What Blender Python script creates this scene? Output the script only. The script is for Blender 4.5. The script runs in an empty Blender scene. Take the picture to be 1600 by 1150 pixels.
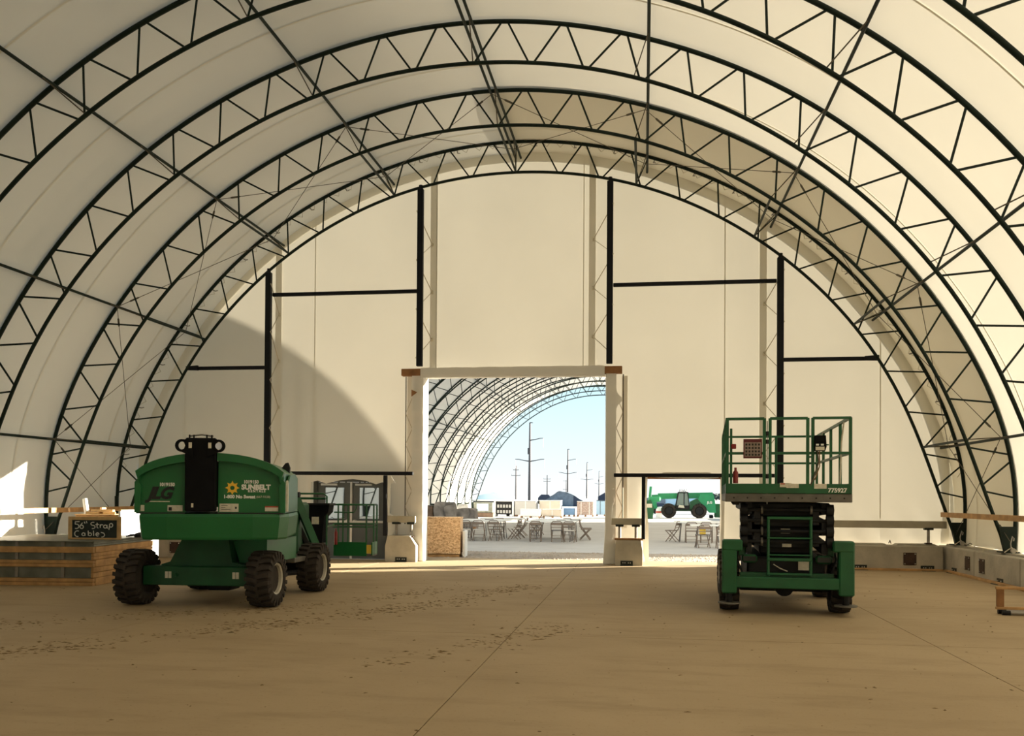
import bpy, bmesh, math, random
from mathutils import Vector, Matrix, Quaternion
random.seed(7)
S = bpy.context.scene
C = S.collection
PI = math.pi

# ------------------------------------------------------------------ camera, sky, sun, exposure
def make_camera():
    f, pitch, yaw, roll = 1427.07, 0.012562, -0.142914, 0.006522
    cp, sp, cy, sy = math.cos(pitch), math.sin(pitch), math.cos(yaw), math.sin(yaw)
    R = Matrix(((cy, sy, 0), (-sy, cy, 0), (0, 0, 1)))
    fw, up, r = R @ Vector((0, cp, sp)), R @ Vector((0, -sp, cp)), R @ Vector((1, 0, 0))
    c, s = math.cos(roll), math.sin(roll)
    r, up = c * r + s * up, -s * r + c * up
    cam = bpy.data.cameras.new('camera'); cam.sensor_fit = 'HORIZONTAL'; cam.sensor_width = 36.0
    cam.lens = f / 1600 * 36.0; cam.shift_y = 181.33 / 1600; cam.clip_end = 6000; cam.clip_start = 0.05
    o = bpy.data.objects.new('camera', cam); C.objects.link(o)
    m = Matrix((r, up, -fw)).transposed().to_4x4(); m.translation = Vector((3.1975, 0, 1.7))
    o.matrix_world = m
    S.camera = o
make_camera()

SUN = Vector((1.0, 0.50, 0.262)).normalized()          # direction towards the sun
SUN_STRENGTH, SKY_STRENGTH = 30.0, 1.05
W = bpy.data.worlds.new('sky'); S.world = W; W.use_nodes = True
nt = W.node_tree; nt.nodes.clear()
tcw = nt.nodes.new('ShaderNodeTexCoord'); sxyz = nt.nodes.new('ShaderNodeSeparateXYZ'); sky = nt.nodes.new('ShaderNodeValToRGB')
e = sky.color_ramp.elements                            # clear morning sky: white haze at the horizon, pale cyan, then blue overhead
e[0].position = 0.0; e[0].color = (.95, .97, .98, 1); e[1].position = 1.0; e[1].color = (.20, .40, .68, 1)
for p_, c_ in ((.03, (.86, .97, 1.0, 1)), (.14, (.58, .89, .97, 1)), (.40, (.40, .66, .86, 1))):
    q_ = e.new(p_); q_.color = c_
nt.links.new(tcw.outputs['Generated'], sxyz.inputs[0]); nt.links.new(sxyz.outputs['Z'], sky.inputs[0])
bg = nt.nodes.new('ShaderNodeBackground'); bg.inputs[1].default_value = SKY_STRENGTH
wo = nt.nodes.new('ShaderNodeOutputWorld')
nt.links.new(sky.outputs[0], bg.inputs[0]); nt.links.new(bg.outputs[0], wo.inputs[0])
sl = bpy.data.lights.new('sun', 'SUN'); sl.energy = SUN_STRENGTH; sl.angle = math.radians(0.55); sl.color = (1.0, 0.91, 0.74)
so = bpy.data.objects.new('sun', sl); C.objects.link(so); so.location = (60, 26, 17)
so.rotation_euler = (-SUN).to_track_quat('-Z', 'Y').to_euler()
S.view_settings.view_transform = 'Standard'; S.view_settings.look = 'None'
S.view_settings.exposure = 0.08; S.view_settings.gamma = 1.0; S.view_settings.use_curve_mapping = False
S.cycles.max_bounces = 10; S.cycles.diffuse_bounces = 6; S.cycles.transmission_bounces = 6; S.cycles.transparent_max_bounces = 6

# ------------------------------------------------------------------ materials
M = {}
def mat(name, col, rough=0.6, metal=0.0, var=0.0, vscale=4.0, bump=0.0, bscale=30.0, emit=0.0, spec=0.5, col2=None):
    m = bpy.data.materials.new(name); m.use_nodes = True
    n = m.node_tree; b = n.nodes['Principled BSDF']
    b.inputs['Base Color'].default_value = (*col, 1); b.inputs['Roughness'].default_value = rough
    b.inputs['Metallic'].default_value = metal; b.inputs['Specular IOR Level'].default_value = spec
    tc = n.nodes.new('ShaderNodeTexCoord')
    if var or col2:
        nz = n.nodes.new('ShaderNodeTexNoise'); nz.inputs['Scale'].default_value = vscale; nz.inputs['Detail'].default_value = 6
        n.links.new(tc.outputs['Object'], nz.inputs['Vector'])
        rp = n.nodes.new('ShaderNodeValToRGB'); rp.color_ramp.elements[0].position = .32; rp.color_ramp.elements[1].position = .68
        a = col; c2 = col2 or tuple(min(1, c * (1 + var)) for c in col)
        lo = tuple(c * (1 - var) for c in col) if not col2 else a
        rp.color_ramp.elements[0].color = (*lo, 1); rp.color_ramp.elements[1].color = (*c2, 1)
        n.links.new(nz.outputs['Fac'], rp.inputs[0]); n.links.new(rp.outputs[0], b.inputs['Base Color'])
    if bump:
        nb = n.nodes.new('ShaderNodeTexNoise'); nb.inputs['Scale'].default_value = bscale; nb.inputs['Detail'].default_value = 4
        n.links.new(tc.outputs['Object'], nb.inputs['Vector'])
        bp = n.nodes.new('ShaderNodeBump'); bp.inputs['Strength'].default_value = bump; bp.inputs['Distance'].default_value = .02
        n.links.new(nb.outputs['Fac'], bp.inputs['Height']); n.links.new(bp.outputs[0], b.inputs['Normal'])
    if emit:
        b.inputs['Emission Color'].default_value = (*col, 1); b.inputs['Emission Strength'].default_value = emit
    M[name] = m
    return m

def fabric(name, col, tcol, fac, vs=.7):
    m = bpy.data.materials.new(name); m.use_nodes = True; n = m.node_tree; n.nodes.clear()
    out = n.nodes.new('ShaderNodeOutputMaterial'); mix = n.nodes.new('ShaderNodeMixShader')
    d = n.nodes.new('ShaderNodeBsdfDiffuse'); t = n.nodes.new('ShaderNodeBsdfTranslucent')
    tc = n.nodes.new('ShaderNodeTexCoord'); nz = n.nodes.new('ShaderNodeTexNoise')
    nz.inputs['Scale'].default_value = vs; nz.inputs['Detail'].default_value = 5
    n.links.new(tc.outputs['Object'], nz.inputs['Vector'])
    for sh, c in ((d, col), (t, tcol)):
        rp = n.nodes.new('ShaderNodeValToRGB'); rp.color_ramp.elements[0].position = .3; rp.color_ramp.elements[1].position = .7
        rp.color_ramp.elements[0].color = (*(x * .96 for x in c), 1); rp.color_ramp.elements[1].color = (*c, 1)
        n.links.new(nz.outputs['Fac'], rp.inputs[0]); n.links.new(rp.outputs[0], sh.inputs['Color'])
    mix.inputs[0].default_value = fac
    n.links.new(d.outputs[0], mix.inputs[1]); n.links.new(t.outputs[0], mix.inputs[2]); n.links.new(mix.outputs[0], out.inputs[0])
    M[name] = m

fabric('fabric', (.825, .805, .735), (.90, .835, .69), .097)
fabric('fabric_thin', (.82, .80, .76), (.88, .85, .78), .15)
fabric('wrap', (.84, .825, .77), (.84, .80, .72), .16)
mat('truss', (.004, .013, .008), .55, 0.0, .25, 3, spec=.25)
mat('steel_black', (.004, .005, .008), .6, 0, .2, spec=.25)
mat('galv', (.30, .28, .25), .5, .5, .15, 8)
mat('rope', (.55, .50, .40), .9)
mat('cable', (.10, .085, .06), .5, .5)
mat('timber', (.50, .29, .12), .75, 0, .22, 5, .2, 40)
mat('timber_dark', (.28, .13, .045), .75, 0, .25, 5, .2, 40)
mat('timber_pale', (.62, .42, .20), .75, 0, .18, 6, .2, 40)
mat('concrete_block', (.44, .40, .32), .85, 0, .16, 2.5, .35, 18)
mat('plate_brown', (.055, .030, .020), .6, .3, .3, 8)
mat('plate_black', (.012, .018, .016), .5, .3, .2, 8)
mat('bolt', (.75, .75, .72), .4, .7)
mat('rail_grey', (.42, .38, .29), .7, 0, .1, 3)
mat('green', (.009, .135, .036), .38, 0, .10, 1.8, .05, 60)
mat('green_frame', (.006, .095, .030), .45, 0, .2, 2.5, .05, 60)
mat('green_bright', (.02, .30, .12), .45, 0, .1, 2)
mat('green_dark', (.006, .07, .022), .5, 0, .25, 3)
mat('black_paint', (.005, .005, .006), .75, 0, .3, 4, spec=.15)
mat('machine_dark', (.011, .011, .012), .65, 0, .4, 5, spec=.3)
mat('rubber', (.030, .022, .016), .85, 0, .35, 6, .3, 30)
mat('rim', (.46, .43, .35), .5, .1, .15, 6)
mat('deck_grey', (.14, .13, .11), .6, .2, .25, 5)
mat('white_ink', (.85, .86, .80), .6)
mat('black_ink', (.010, .012, .010), .6)
mat('yellow_ink', (.90, .55, .05), .6)
mat('label', (.66, .62, .50), .6, 0, .12, 20)
mat('label_red', (.45, .07, .04), .6)
mat('red', (.22, .012, .010), .45)
mat('maroon', (.10, .008, .011), .6)
mat('notice', (.30, .23, .19), .7, 0, .2, 30)
mat('lens', (.80, .85, 1.0), .15, 0)
mat('slate', (.022, .032, .030), .8, 0, .3, 6)
mat('chalk', (.80, .80, .76), .9)
mat('door_grey', (.105, .115, .118), .7, 0, .08, 3, spec=.2)
mat('door_frame', (.085, .092, .092), .7, 0, .1, 3, spec=.2)
mat('aluminium', (.62, .62, .60), .35, .7)
mat('steel_sheet', (.19, .20, .17), .5, .5, .25, 4)
mat('white_sheet', (.82, .83, .82), .6)
mat('table_top', (.78, .78, .77), .45)
mat('table_leg', (.13, .12, .12), .5, .3)
mat('chair_tan', (.20, .155, .125), .6, 0, .1, 6, spec=.3)
mat('seat_pale', (.62, .58, .54), .6)
mat('grey_wrap', (.24, .22, .21), .7, 0, .35, 3, .3, 6)
mat('crate_brown', (.14, .09, .06), .7, 0, .3, 3)
mat('box_white', (.80, .80, .80), .6)
mat('box_beige', (.62, .56, .48), .6, 0, .05, 2)
mat('box_blue', (.20, .36, .62), .6)
mat('box_brick', (.42, .32, .28), .7, 0, .3, 8)
mat('tarp_grey', (.15, .18, .22), .6, 0, .2, 2)
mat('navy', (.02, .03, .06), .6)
mat('trailer_blue', (.42, .62, .78), .5)
mat('pole_steel', (.055, .050, .055), .6)
mat('pole_wood', (.20, .17, .16), .8)
mat('insulator', (.45, .45, .45), .5)
mat('yellow', (.75, .50, .06), .5)
mat('dirt', (.17, .11, .05), .95, 0, .35, 8)
mat('leaf', (.050, .085, .040), .8, 0, .4, 3)
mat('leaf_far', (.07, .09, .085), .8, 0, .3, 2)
mat('bark', (.10, .07, .05), .9)
mat('glass_dark', (.10, .16, .15), .1)

def glass(name, col):
    m = bpy.data.materials.new(name); m.use_nodes = True; n = m.node_tree; n.nodes.clear()
    out = n.nodes.new('ShaderNodeOutputMaterial'); mix = n.nodes.new('ShaderNodeMixShader')
    t = n.nodes.new('ShaderNodeBsdfTransparent'); g = n.nodes.new('ShaderNodeBsdfGlossy'); g.inputs['Roughness'].default_value = .03
    t.inputs[0].default_value = (*col, 1); mix.inputs[0].default_value = .07
    n.links.new(t.outputs[0], mix.inputs[1]); n.links.new(g.outputs[0], mix.inputs[2]); n.links.new(mix.outputs[0], out.inputs[0]); M[name] = m
glass('glass', (.90, .93, .95))

def osb_mat():
    m = mat('osb', (.60, .36, .17), .8); n = m.node_tree; b = n.nodes['Principled BSDF']
    tc = n.nodes.new('ShaderNodeTexCoord'); v = n.nodes.new('ShaderNodeTexVoronoi'); v.inputs['Scale'].default_value = 22
    mp = n.nodes.new('ShaderNodeMapping'); mp.inputs['Scale'].default_value = (1, 1, 1.9)
    nz = n.nodes.new('ShaderNodeTexNoise'); nz.inputs['Scale'].default_value = 14; nz.inputs['Detail'].default_value = 3
    mx = n.nodes.new('ShaderNodeVectorMath'); mx.operation = 'MULTIPLY_ADD'; mx.inputs[1].default_value = (.18, .18, .18)
    n.links.new(tc.outputs['Object'], mp.inputs[0]); n.links.new(mp.outputs[0], nz.inputs['Vector'])
    n.links.new(nz.outputs['Color'], mx.inputs[0]); n.links.new(mp.outputs[0], mx.inputs[2]); n.links.new(mx.outputs[0], v.inputs['Vector'])
    r = n.nodes.new('ShaderNodeValToRGB'); r.color_ramp.elements[0].color = (.42, .20, .08, 1); r.color_ramp.elements[1].color = (.92, .66, .40, 1)
    r.color_ramp.elements[0].position = .1; r.color_ramp.elements[1].position = .75
    n.links.new(v.outputs['Color'], r.inputs[0]); n.links.new(r.outputs[0], b.inputs['Base Color'])
osb_mat()

def floor_mat(name, c1, c2, c3, rough=.75):
    m = bpy.data.materials.new(name); m.use_nodes = True; n = m.node_tree; b = n.nodes['Principled BSDF']
    ge = n.nodes.new('ShaderNodeNewGeometry')
    def noise(scale, det=6, rgh=.6, st=None):
        nz = n.nodes.new('ShaderNodeTexNoise'); nz.inputs['Scale'].default_value = scale; nz.inputs['Detail'].default_value = det; nz.inputs['Roughness'].default_value = rgh
        if st:
            mp = n.nodes.new('ShaderNodeMapping'); mp.inputs['Scale'].default_value = st; mp.inputs['Rotation'].default_value = (0, 0, .35)
            n.links.new(ge.outputs['Position'], mp.inputs[0]); n.links.new(mp.outputs[0], nz.inputs['Vector'])
        else: n.links.new(ge.outputs['Position'], nz.inputs['Vector'])
        return nz
    def ramp(a, b_, ca, cb):
        r = n.nodes.new('ShaderNodeValToRGB'); e = r.color_ramp.elements
        e[0].position = a; e[1].position = b_; e[0].color = (*ca, 1); e[1].color = (*cb, 1); return r
    n1 = noise(.45); r1 = ramp(.35, .68, c1, c2); n.links.new(n1.outputs['Fac'], r1.inputs[0])
    n2 = noise(1.1, 8, .7, (.6, 2.2, 1)); r2 = ramp(.50, .72, (0, 0, 0), (1, 1, 1)); n.links.new(n2.outputs['Fac'], r2.inputs[0])
    mx = n.nodes.new('ShaderNodeMixRGB'); mx.inputs[2].default_value = (*c3, 1)
    mf = n.nodes.new('ShaderNodeMath'); mf.operation = 'MULTIPLY'; mf.inputs[1].default_value = .55
    n.links.new(r2.outputs[0], mf.inputs[0]); n.links.new(mf.outputs[0], mx.inputs[0]); n.links.new(r1.outputs[0], mx.inputs[1])
    n3 = noise(28, 3); r3 = ramp(.60, .74, (1, 1, 1), (.72, .68, .6)); n.links.new(n3.outputs['Fac'], r3.inputs[0])
    m2 = n.nodes.new('ShaderNodeMixRGB'); m2.blend_type = 'MULTIPLY'; m2.inputs[0].default_value = .7
    n.links.new(mx.outputs[0], m2.inputs[1]); n.links.new(r3.outputs[0], m2.inputs[2]); n.links.new(m2.outputs[0], b.inputs['Base Color'])
    nb = noise(9, 8, .65); bp = n.nodes.new('ShaderNodeBump'); bp.inputs['Strength'].default_value = .22; bp.inputs['Distance'].default_value = .01
    n.links.new(nb.outputs['Fac'], bp.inputs['Height']); n.links.new(bp.outputs[0], b.inputs['Normal'])
    b.inputs['Roughness'].default_value = rough; b.inputs['Specular IOR Level'].default_value = .25
    M[name] = m
floor_mat('floor', (.40, .298, .178), (.455, .345, .212), (.29, .208, .118))
floor_mat('far_slab', (.44, .42, .40), (.52, .50, .48), (.36, .33, .30))
floor_mat('gravel', (.30, .25, .20), (.42, .36, .30), (.20, .16, .12), .95)
floor_mat('yard', (.62, .60, .57), (.70, .68, .65), (.52, .48, .44), .95)

# ------------------------------------------------------------------ mesh helpers
class MB:
    def __init__(s): s.v = []; s.f = []
    def add(s, vs, fs):
        k = len(s.v); s.v += [tuple(p) for p in vs]; s.f += [tuple(i + k for i in q) for q in fs]; return s
    def box(s, x0, x1, y0, y1, z0, z1):
        vs = [(x0, y0, z0), (x1, y0, z0), (x1, y1, z0), (x0, y1, z0), (x0, y0, z1), (x1, y0, z1), (x1, y1, z1), (x0, y1, z1)]
        return s.add(vs, [(0, 3, 2, 1), (4, 5, 6, 7), (0, 1, 5, 4), (1, 2, 6, 5), (2, 3, 7, 6), (3, 0, 4, 7)])
    def cbox(s, x0, x1, y0, y1, z0, z1, c=.01):
        """box with chamfered edges"""
        bm = bmesh.new(); bmesh.ops.create_cube(bm, size=1)
        for v in bm.verts:
            v.co = Vector((x0 + (v.co.x + .5) * (x1 - x0), y0 + (v.co.y + .5) * (y1 - y0), z0 + (v.co.z + .5) * (z1 - z0)))
        bmesh.ops.bevel(bm, geom=bm.edges[:], offset=c, segments=1, affect='EDGES', profile=.5)
        bm.verts.index_update(); s.add([v.co[:] for v in bm.verts], [[v.index for v in f.verts] for f in bm.faces]); bm.free(); return s
    def bar(s, a, b, w, h, upv=(0, 0, 1)):
        a, b = Vector(a), Vector(b); d = (b - a).normalized(); u = Vector(upv)
        if abs(d.dot(u)) > .98: u = Vector((0, 1, 0))
        x = d.cross(u).normalized(); y = x.cross(d).normalized(); vs = []
        for p in (a, b):
            for i, j in ((-1, -1), (1, -1), (1, 1), (-1, 1)): vs.append(p + x * (w / 2 * i) + y * (h / 2 * j))
        return s.add(vs, [(0, 1, 2, 3), (7, 6, 5, 4), (0, 4, 5, 1), (1, 5, 6, 2), (2, 6, 7, 3), (3, 7, 4, 0)])
    def tube(s, pts, r, n=8, closed=False):
        pts = [Vector(p) for p in pts]; N = len(pts); k0 = len(s.v)
        prev = None
        for i, p in enumerate(pts):
            if closed: d = pts[(i + 1) % N] - pts[i - 1]
            else: d = pts[min(i + 1, N - 1)] - pts[max(i - 1, 0)]
            d.normalize()
            if prev is None:
                u = Vector((0, 0, 1)) if abs(d.z) < .9 else Vector((0, 1, 0))
                x = d.cross(u).normalized()
            else: x = (prev - d * prev.dot(d)).normalized()
            prev = x; y = d.cross(x)
            rr = r[i] if isinstance(r, (list, tuple)) else r
            for j in range(n):
                a = 2 * PI * j / n; s.v.append(tuple(p + x * (rr * math.cos(a)) + y * (rr * math.sin(a))))
        for i in range(N if closed else N - 1):
            for j in range(n):
                a, b = k0 + i * n + j, k0 + i * n + (j + 1) % n
                c, d2 = k0 + ((i + 1) % N) * n + (j + 1) % n, k0 + ((i + 1) % N) * n + j
                s.f.append((a, b, c, d2))
        if not closed:
            s.f.append(tuple(k0 + j for j in range(n))[::-1]); s.f.append(tuple(k0 + (N - 1) * n + j for j in range(n)))
        return s
    def prism(s, poly, a0, a1, axis='y'):
        """polygon extruded along an axis: y -> poly is (x,z); x -> (y,z); z -> (x,y)"""
        def P(p, a): return (p[0], a, p[1]) if axis == 'y' else ((a, p[0], p[1]) if axis == 'x' else (p[0], p[1], a))
        n = len(poly); vs = [P(p, a0) for p in poly] + [P(p, a1) for p in poly]
        fs = [tuple(range(n)), tuple(range(2 * n - 1, n - 1, -1))] + [(i, i + n, (i + 1) % n + n, (i + 1) % n) for i in range(n)]
        return s.add(vs, fs)
    def lathe(s, prof, c, axis='x', n=24):
        """profile of (axial, radius) pairs revolved round an axis through c"""
        k = len(s.v); c = Vector(c); m = len(prof)
        for a_, r in prof:
            for j in range(n):
                t = 2 * PI * j / n; p, q = r * math.cos(t), r * math.sin(t)
                s.v.append(tuple(c + (Vector((a_, p, q)) if axis == 'x' else Vector((p, a_, q)) if axis == 'y' else Vector((p, q, a_)))))
        for i in range(m - 1):
            for j in range(n): s.f.append((k + i * n + j, k + i * n + (j + 1) % n, k + (i + 1) * n + (j + 1) % n, k + (i + 1) * n + j))
        s.f.append(tuple(k + j for j in range(n))[::-1]); s.f.append(tuple(k + (m - 1) * n + j for j in range(n)))
        return s
    def grid(s, fn, nu, nv):
        vs = [fn(i / nu, j / nv) for i in range(nu + 1) for j in range(nv + 1)]
        return s.add(vs, [(i * (nv + 1) + j, (i + 1) * (nv + 1) + j, (i + 1) * (nv + 1) + j + 1, i * (nv + 1) + j + 1) for i in range(nu) for j in range(nv)])
    def mesh(s, name, m, smooth=False, fix=True):
        me = bpy.data.meshes.new(name); me.from_pydata(s.v, [], s.f)
        if fix:
            bm = bmesh.new(); bm.from_mesh(me); bmesh.ops.recalc_face_normals(bm, faces=bm.faces); bm.to_mesh(me); bm.free()
        me.materials.append(M[m] if isinstance(m, str) else m)
        if smooth:
            me.polygons.foreach_set('use_smooth', [True] * len(me.polygons)); me.set_sharp_from_angle(angle=math.radians(40))
        me.update(); return me
    def build(s, name, m, parent=None, smooth=False, loc=(0, 0, 0), rz=0, fix=True):
        return put(name, s.mesh(name, m, smooth, fix), parent, loc, rz)
def put(name, me, parent=None, loc=(0, 0, 0), rz=0):
    o = bpy.data.objects.new(name, me); C.objects.link(o); o.parent = parent; o.location = loc; o.rotation_euler = (0, 0, rz); return o
def tag(o, label, cat=None, group=None, kind=None):
    o['label'] = label
    if cat: o['category'] = cat
    if group: o['group'] = group
    if kind: o['kind'] = kind
    return o
def thing(name, label, cat, loc=(0, 0, 0), rz=0, group=None, kind=None):
    o = bpy.data.objects.new(name, None); C.objects.link(o); o.location = loc; o.rotation_euler = (0, 0, rz); o.empty_display_size = .2
    return tag(o, label, cat, group, kind)
def copy_tree(o, parent=None):
    c = o.copy(); C.objects.link(c); c.parent = parent
    for ch in list(o.children): copy_tree(ch, c)
    return c
def text(name, body, size, m, parent, loc, rot=(PI / 2, 0, 0), shear=0, offset=0, spacing=1, ext=.002, align='CENTER', sx=1):
    cu = bpy.data.curves.new(name, 'FONT'); cu.body = body; cu.size = size; cu.shear = shear; cu.offset = offset
    cu.space_character = spacing; cu.extrude = ext; cu.align_x = align; cu.align_y = 'CENTER'; cu.resolution_u = 3
    t = bpy.data.objects.new(name, cu); C.objects.link(t)
    dg = bpy.context.evaluated_depsgraph_get(); me = bpy.data.meshes.new_from_object(t.evaluated_get(dg)); me.name = name
    bpy.data.objects.remove(t); me.materials.clear(); me.materials.append(M[m])
    o = put(name, me, parent, loc); o.rotation_euler = rot; o.scale = (sx, 1, 1); return o
def decal(name, x0, x1, z0, z1, y, m, parent, t=.003): return MB().box(x0, x1, y - t, y, z0, z1).build(name, m, parent)
# ------------------------------------------------------------------ arch profile
ZC = 2.5
CI = (7.24028, 3.03155, -3.41614, 11.92107, -18.29304, 12.09758, -2.72038)
CO = (8.00313, 2.10503, 6.19678, -22.47333, 37.38531, -28.87362, 8.17632)
def rad(c, ph):
    q = (ph / 1.6) ** 2; return sum(k * q ** i for i, k in enumerate(c))
def pi_(ph, d=0): r = rad(CI, ph) + d; return (r * math.sin(ph), ZC + r * math.cos(ph))
def po_(ph, d=0): r = rad(CO, ph) + d; return (r * math.sin(ph), ZC + r * math.cos(ph))
def end_phi(fn, z):
    a, b = 1.2, 1.9
    for _ in range(40):
        m = (a + b) / 2
        if fn(m)[1] > z: a = m
        else: b = m
    return a
BZ = .62                                   # top of the concrete blocks
PE_O, PE_I = end_phi(po_, BZ + .03), end_phi(pi_, BZ + .03)
Y0, BAY = 22.4, 2.8925
YW = 23.3                                  # partition fabric plane
D = math.radians
def linsp(a, b, n): return [a + (b - a) * i / n for i in range(n + 1)]

# ---- floor: slabs with open joints
fl = thing('floor', 'dusty tan concrete slab floor with sawn joints', 'floor', kind='structure')
MB().box(-11.5, 11.5, -12, 24.3, -.30, -.012).build('slab_base', 'dirt', fl)
xs = [-11.5, -8.26, -3.33, 1.6, 6.53, 11.5]; ys = [-12, -3.6, 11.1, 24.3]
for i in range(5):
    for j in range(3):
        MB().box(xs[i] + .005, xs[i + 1] - .005, ys[j] + .007, ys[j + 1] - .007, -.1, 0).build('slab', 'floor', fl)
gr = thing('gravel_strip', 'strip of rough gravel between the two tents', 'gravel', kind='structure')
MB().box(-30, 30, 24.3, 27.4, -.3, -.006).build('gravel_bed', 'gravel', gr)
tag(MB().box(-11.5, 11.5, 27.4, 73.6, -.3, 0).build('floor', 'far_slab'), 'pale grey concrete slab under the far tent', 'floor', kind='structure')
tag(MB().box(-1500, 1500, -400, 3500, -.6, -.012).build('yard_ground', 'yard'), 'pale dusty yard stretching to the horizon', 'ground', kind='structure')
def stones():
    mb = MB(); rnd = random.Random(3)
    for k in range(2600):
        x, y = rnd.uniform(-6, 7), rnd.uniform(24.3, 27.4); r = rnd.uniform(.012, .045)
        vs = [(x + r * rnd.uniform(.7, 1.3) * math.cos(a), y + r * math.sin(a), -.01) for a in (0, 1.26, 2.5, 3.8, 5.0)] + [(x, y, -.005 + r * .7)]
        mb.add(vs, [(0, 1, 5), (1, 2, 5), (2, 3, 5), (3, 4, 5), (4, 0, 5)])
    o = mb.build('stones', 'gravel', gr); o['kind'] = 'stuff'
stones()

# ---- arch trusses
ORD = 'first second third fourth fifth sixth seventh eighth ninth tenth eleventh twelfth thirteenth fourteenth fifteenth sixteenth seventeenth eighteenth'.split()
PHO = [4.4, 12.3, 20.3, 28.2, 35.6, 43.1, 50.6, 57.8, 64.8, 71.5, 77.9, 84.0, 89.9, 94.6]
PHI = [8.8, 16.8, 24.9, 32.6, 40.2, 48.0, 55.5, 62.6, 69.4, 75.8, 82.2, 88.3, 93.4]
ph_o = [D(a) for a in PHO]; ph_i = [D(a) for a in PHI]
nodes = [(0, 'i')]
for k in range(len(ph_o)):
    nodes.append((ph_o[k], 'o'))
    if k < len(ph_i): nodes.append((ph_i[k], 'i'))
def npt(n_, sgn, gap):
    ph, w = n_; x, z = (pi_ if w == 'i' else po_)(ph + gap); return Vector((sgn * x, 0, z))
struts = []
for sgn in (-1, 1):
    for a, b in zip(nodes, nodes[1:]):
        g = D(.35)
        struts.append((npt(a, sgn, g if a[0] > 0 else g), npt(b, sgn, -g)))
me_out = MB().tube([(po_(p)[0], 0, po_(p)[1]) for p in linsp(-PE_O, PE_O, 120)], .042, 10).mesh('outer_chord', 'truss', True)
me_in = MB().tube([(pi_(p)[0], 0, pi_(p)[1]) for p in linsp(-PE_I, PE_I, 120)], .037, 10).mesh('inner_chord', 'truss', True)
me_st = [MB().tube([a, b], .020, 6).mesh('web_strut', 'truss', True) for a, b in struts]
wb = MB()
for a, b in struts: wb.tube([a, b], .020, 4)
me_web = wb.mesh('web', 'truss')
def foot_mesh(s):
    z1 = 1.14; a = pi_(end_phi(pi_, z1)); b = po_(end_phi(po_, z1)); c = po_(PE_O); e = pi_(PE_I)
    mb = MB(); mb.prism([(s * p[0], p[1]) for p in (a, b, (c[0] + .02, BZ + .02), (e[0] - .06, BZ + .02))], -.05, .05)
    mb.box(min(s * (e[0] - .14), s * (c[0] + .12)), max(s * (e[0] - .14), s * (c[0] + .12)), -.16, .16, BZ, BZ + .025)
    return mb.mesh('foot_gusset', 'truss')
me_ft = [foot_mesh(-1), foot_mesh(1)]
TR = 'steel arch trusses of the near tent'
LB = ['dark green steel arch truss holding up the cream end wall', 'dark steel arch truss one bay in front of the end wall', 'dark steel arch truss two bays in front of the end wall',
      'dark steel arch truss three bays in front of the end wall', 'dark steel arch truss four bays in front of the end wall']
def arch(y, label, group, full):
    t = thing('arch_truss', label, 'truss', (0, y, 0), 0, group)
    put('outer_chord', me_out, t); put('inner_chord', me_in, t)
    if full:
        for m in me_st: put('web_strut', m, t)
    else: put('web', me_web, t)
    for m in me_ft: put('foot_gusset', m, t)
    return t
for k in range(5): arch(Y0 - k * BAY, LB[k], TR, True)
for k in range(5, 11): arch(Y0 - k * BAY, ORD[k - 5] + ' dark steel arch truss behind the viewpoint', 'arch trusses behind the viewpoint', False)
FAR0, NFAR = 29.4, 16
for k in range(NFAR):
    arch(FAR0 + k * BAY, ORD[k] + ' dark steel arch truss of the far tent counted from the gravel strip' if k < NFAR - 1 else 'last steel arch truss at the open far end, framing the sky',
         'steel arch trusses of the far tent', k < 7)

# ---- roof fabric, one sheet per bay
def roof(name, label, y_list, matname, seam=True, unclad=99):
    r = thing(name, label, 'roof', (0, 0, 0), kind='structure')
    PF = end_phi(lambda p: po_(p, .055), BZ + .01)
    for bi, (ya, yb) in enumerate(zip(y_list, y_list[1:])):
        ext = 2 * PF if bi < unclad else PF + D(70)     # unseen right side of the last bays left open below to let sun in
        def fn(u, v):
            ph = -PF + ext * u; x, z = po_(ph, .055 - .03 * math.sin(PI * v)); return (x, ya + (yb - ya) * v, z)
        MB().grid(fn, 90, 6).build('fabric_sheet', matname, r, True, fix=False)
        if seam:
            ym = (ya + yb) / 2 + .25
            def fs(u, v):
                ph = -PF + 2 * PF * u; x, z = po_(ph, .012); return (x, ym - .022 + .044 * v, z)
            MB().grid(fs, 90, 1).build('seam', matname, r, True, fix=False)
    return r
near_y = [YW + .02] + [Y0 - k * BAY for k in range(1, 11)]
ceil = roof('ceiling', 'cream translucent tent fabric stretched over the arches', near_y, 'fabric')
# second outer sheet added over the last bay to darken its right side
def cover():
    PF = end_phi(lambda p: po_(p, .055), BZ + .01)
    def fn(u, v):
        ph = D(-2) + (PF - D(-2)) * u; x, z = po_(ph, .11); return (x, Y0 - BAY + (YW + .1 - Y0 + BAY) * v, z)
    MB().grid(fn, 60, 4).build('dimming_sheet', 'fabric', ceil, True, fix=False)
cover()
far_y = [FAR0 + k * BAY for k in range(NFAR)]
roof('ceiling', 'translucent tent fabric over the far tent', far_y, 'fabric_thin', seam=False, unclad=12)

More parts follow.
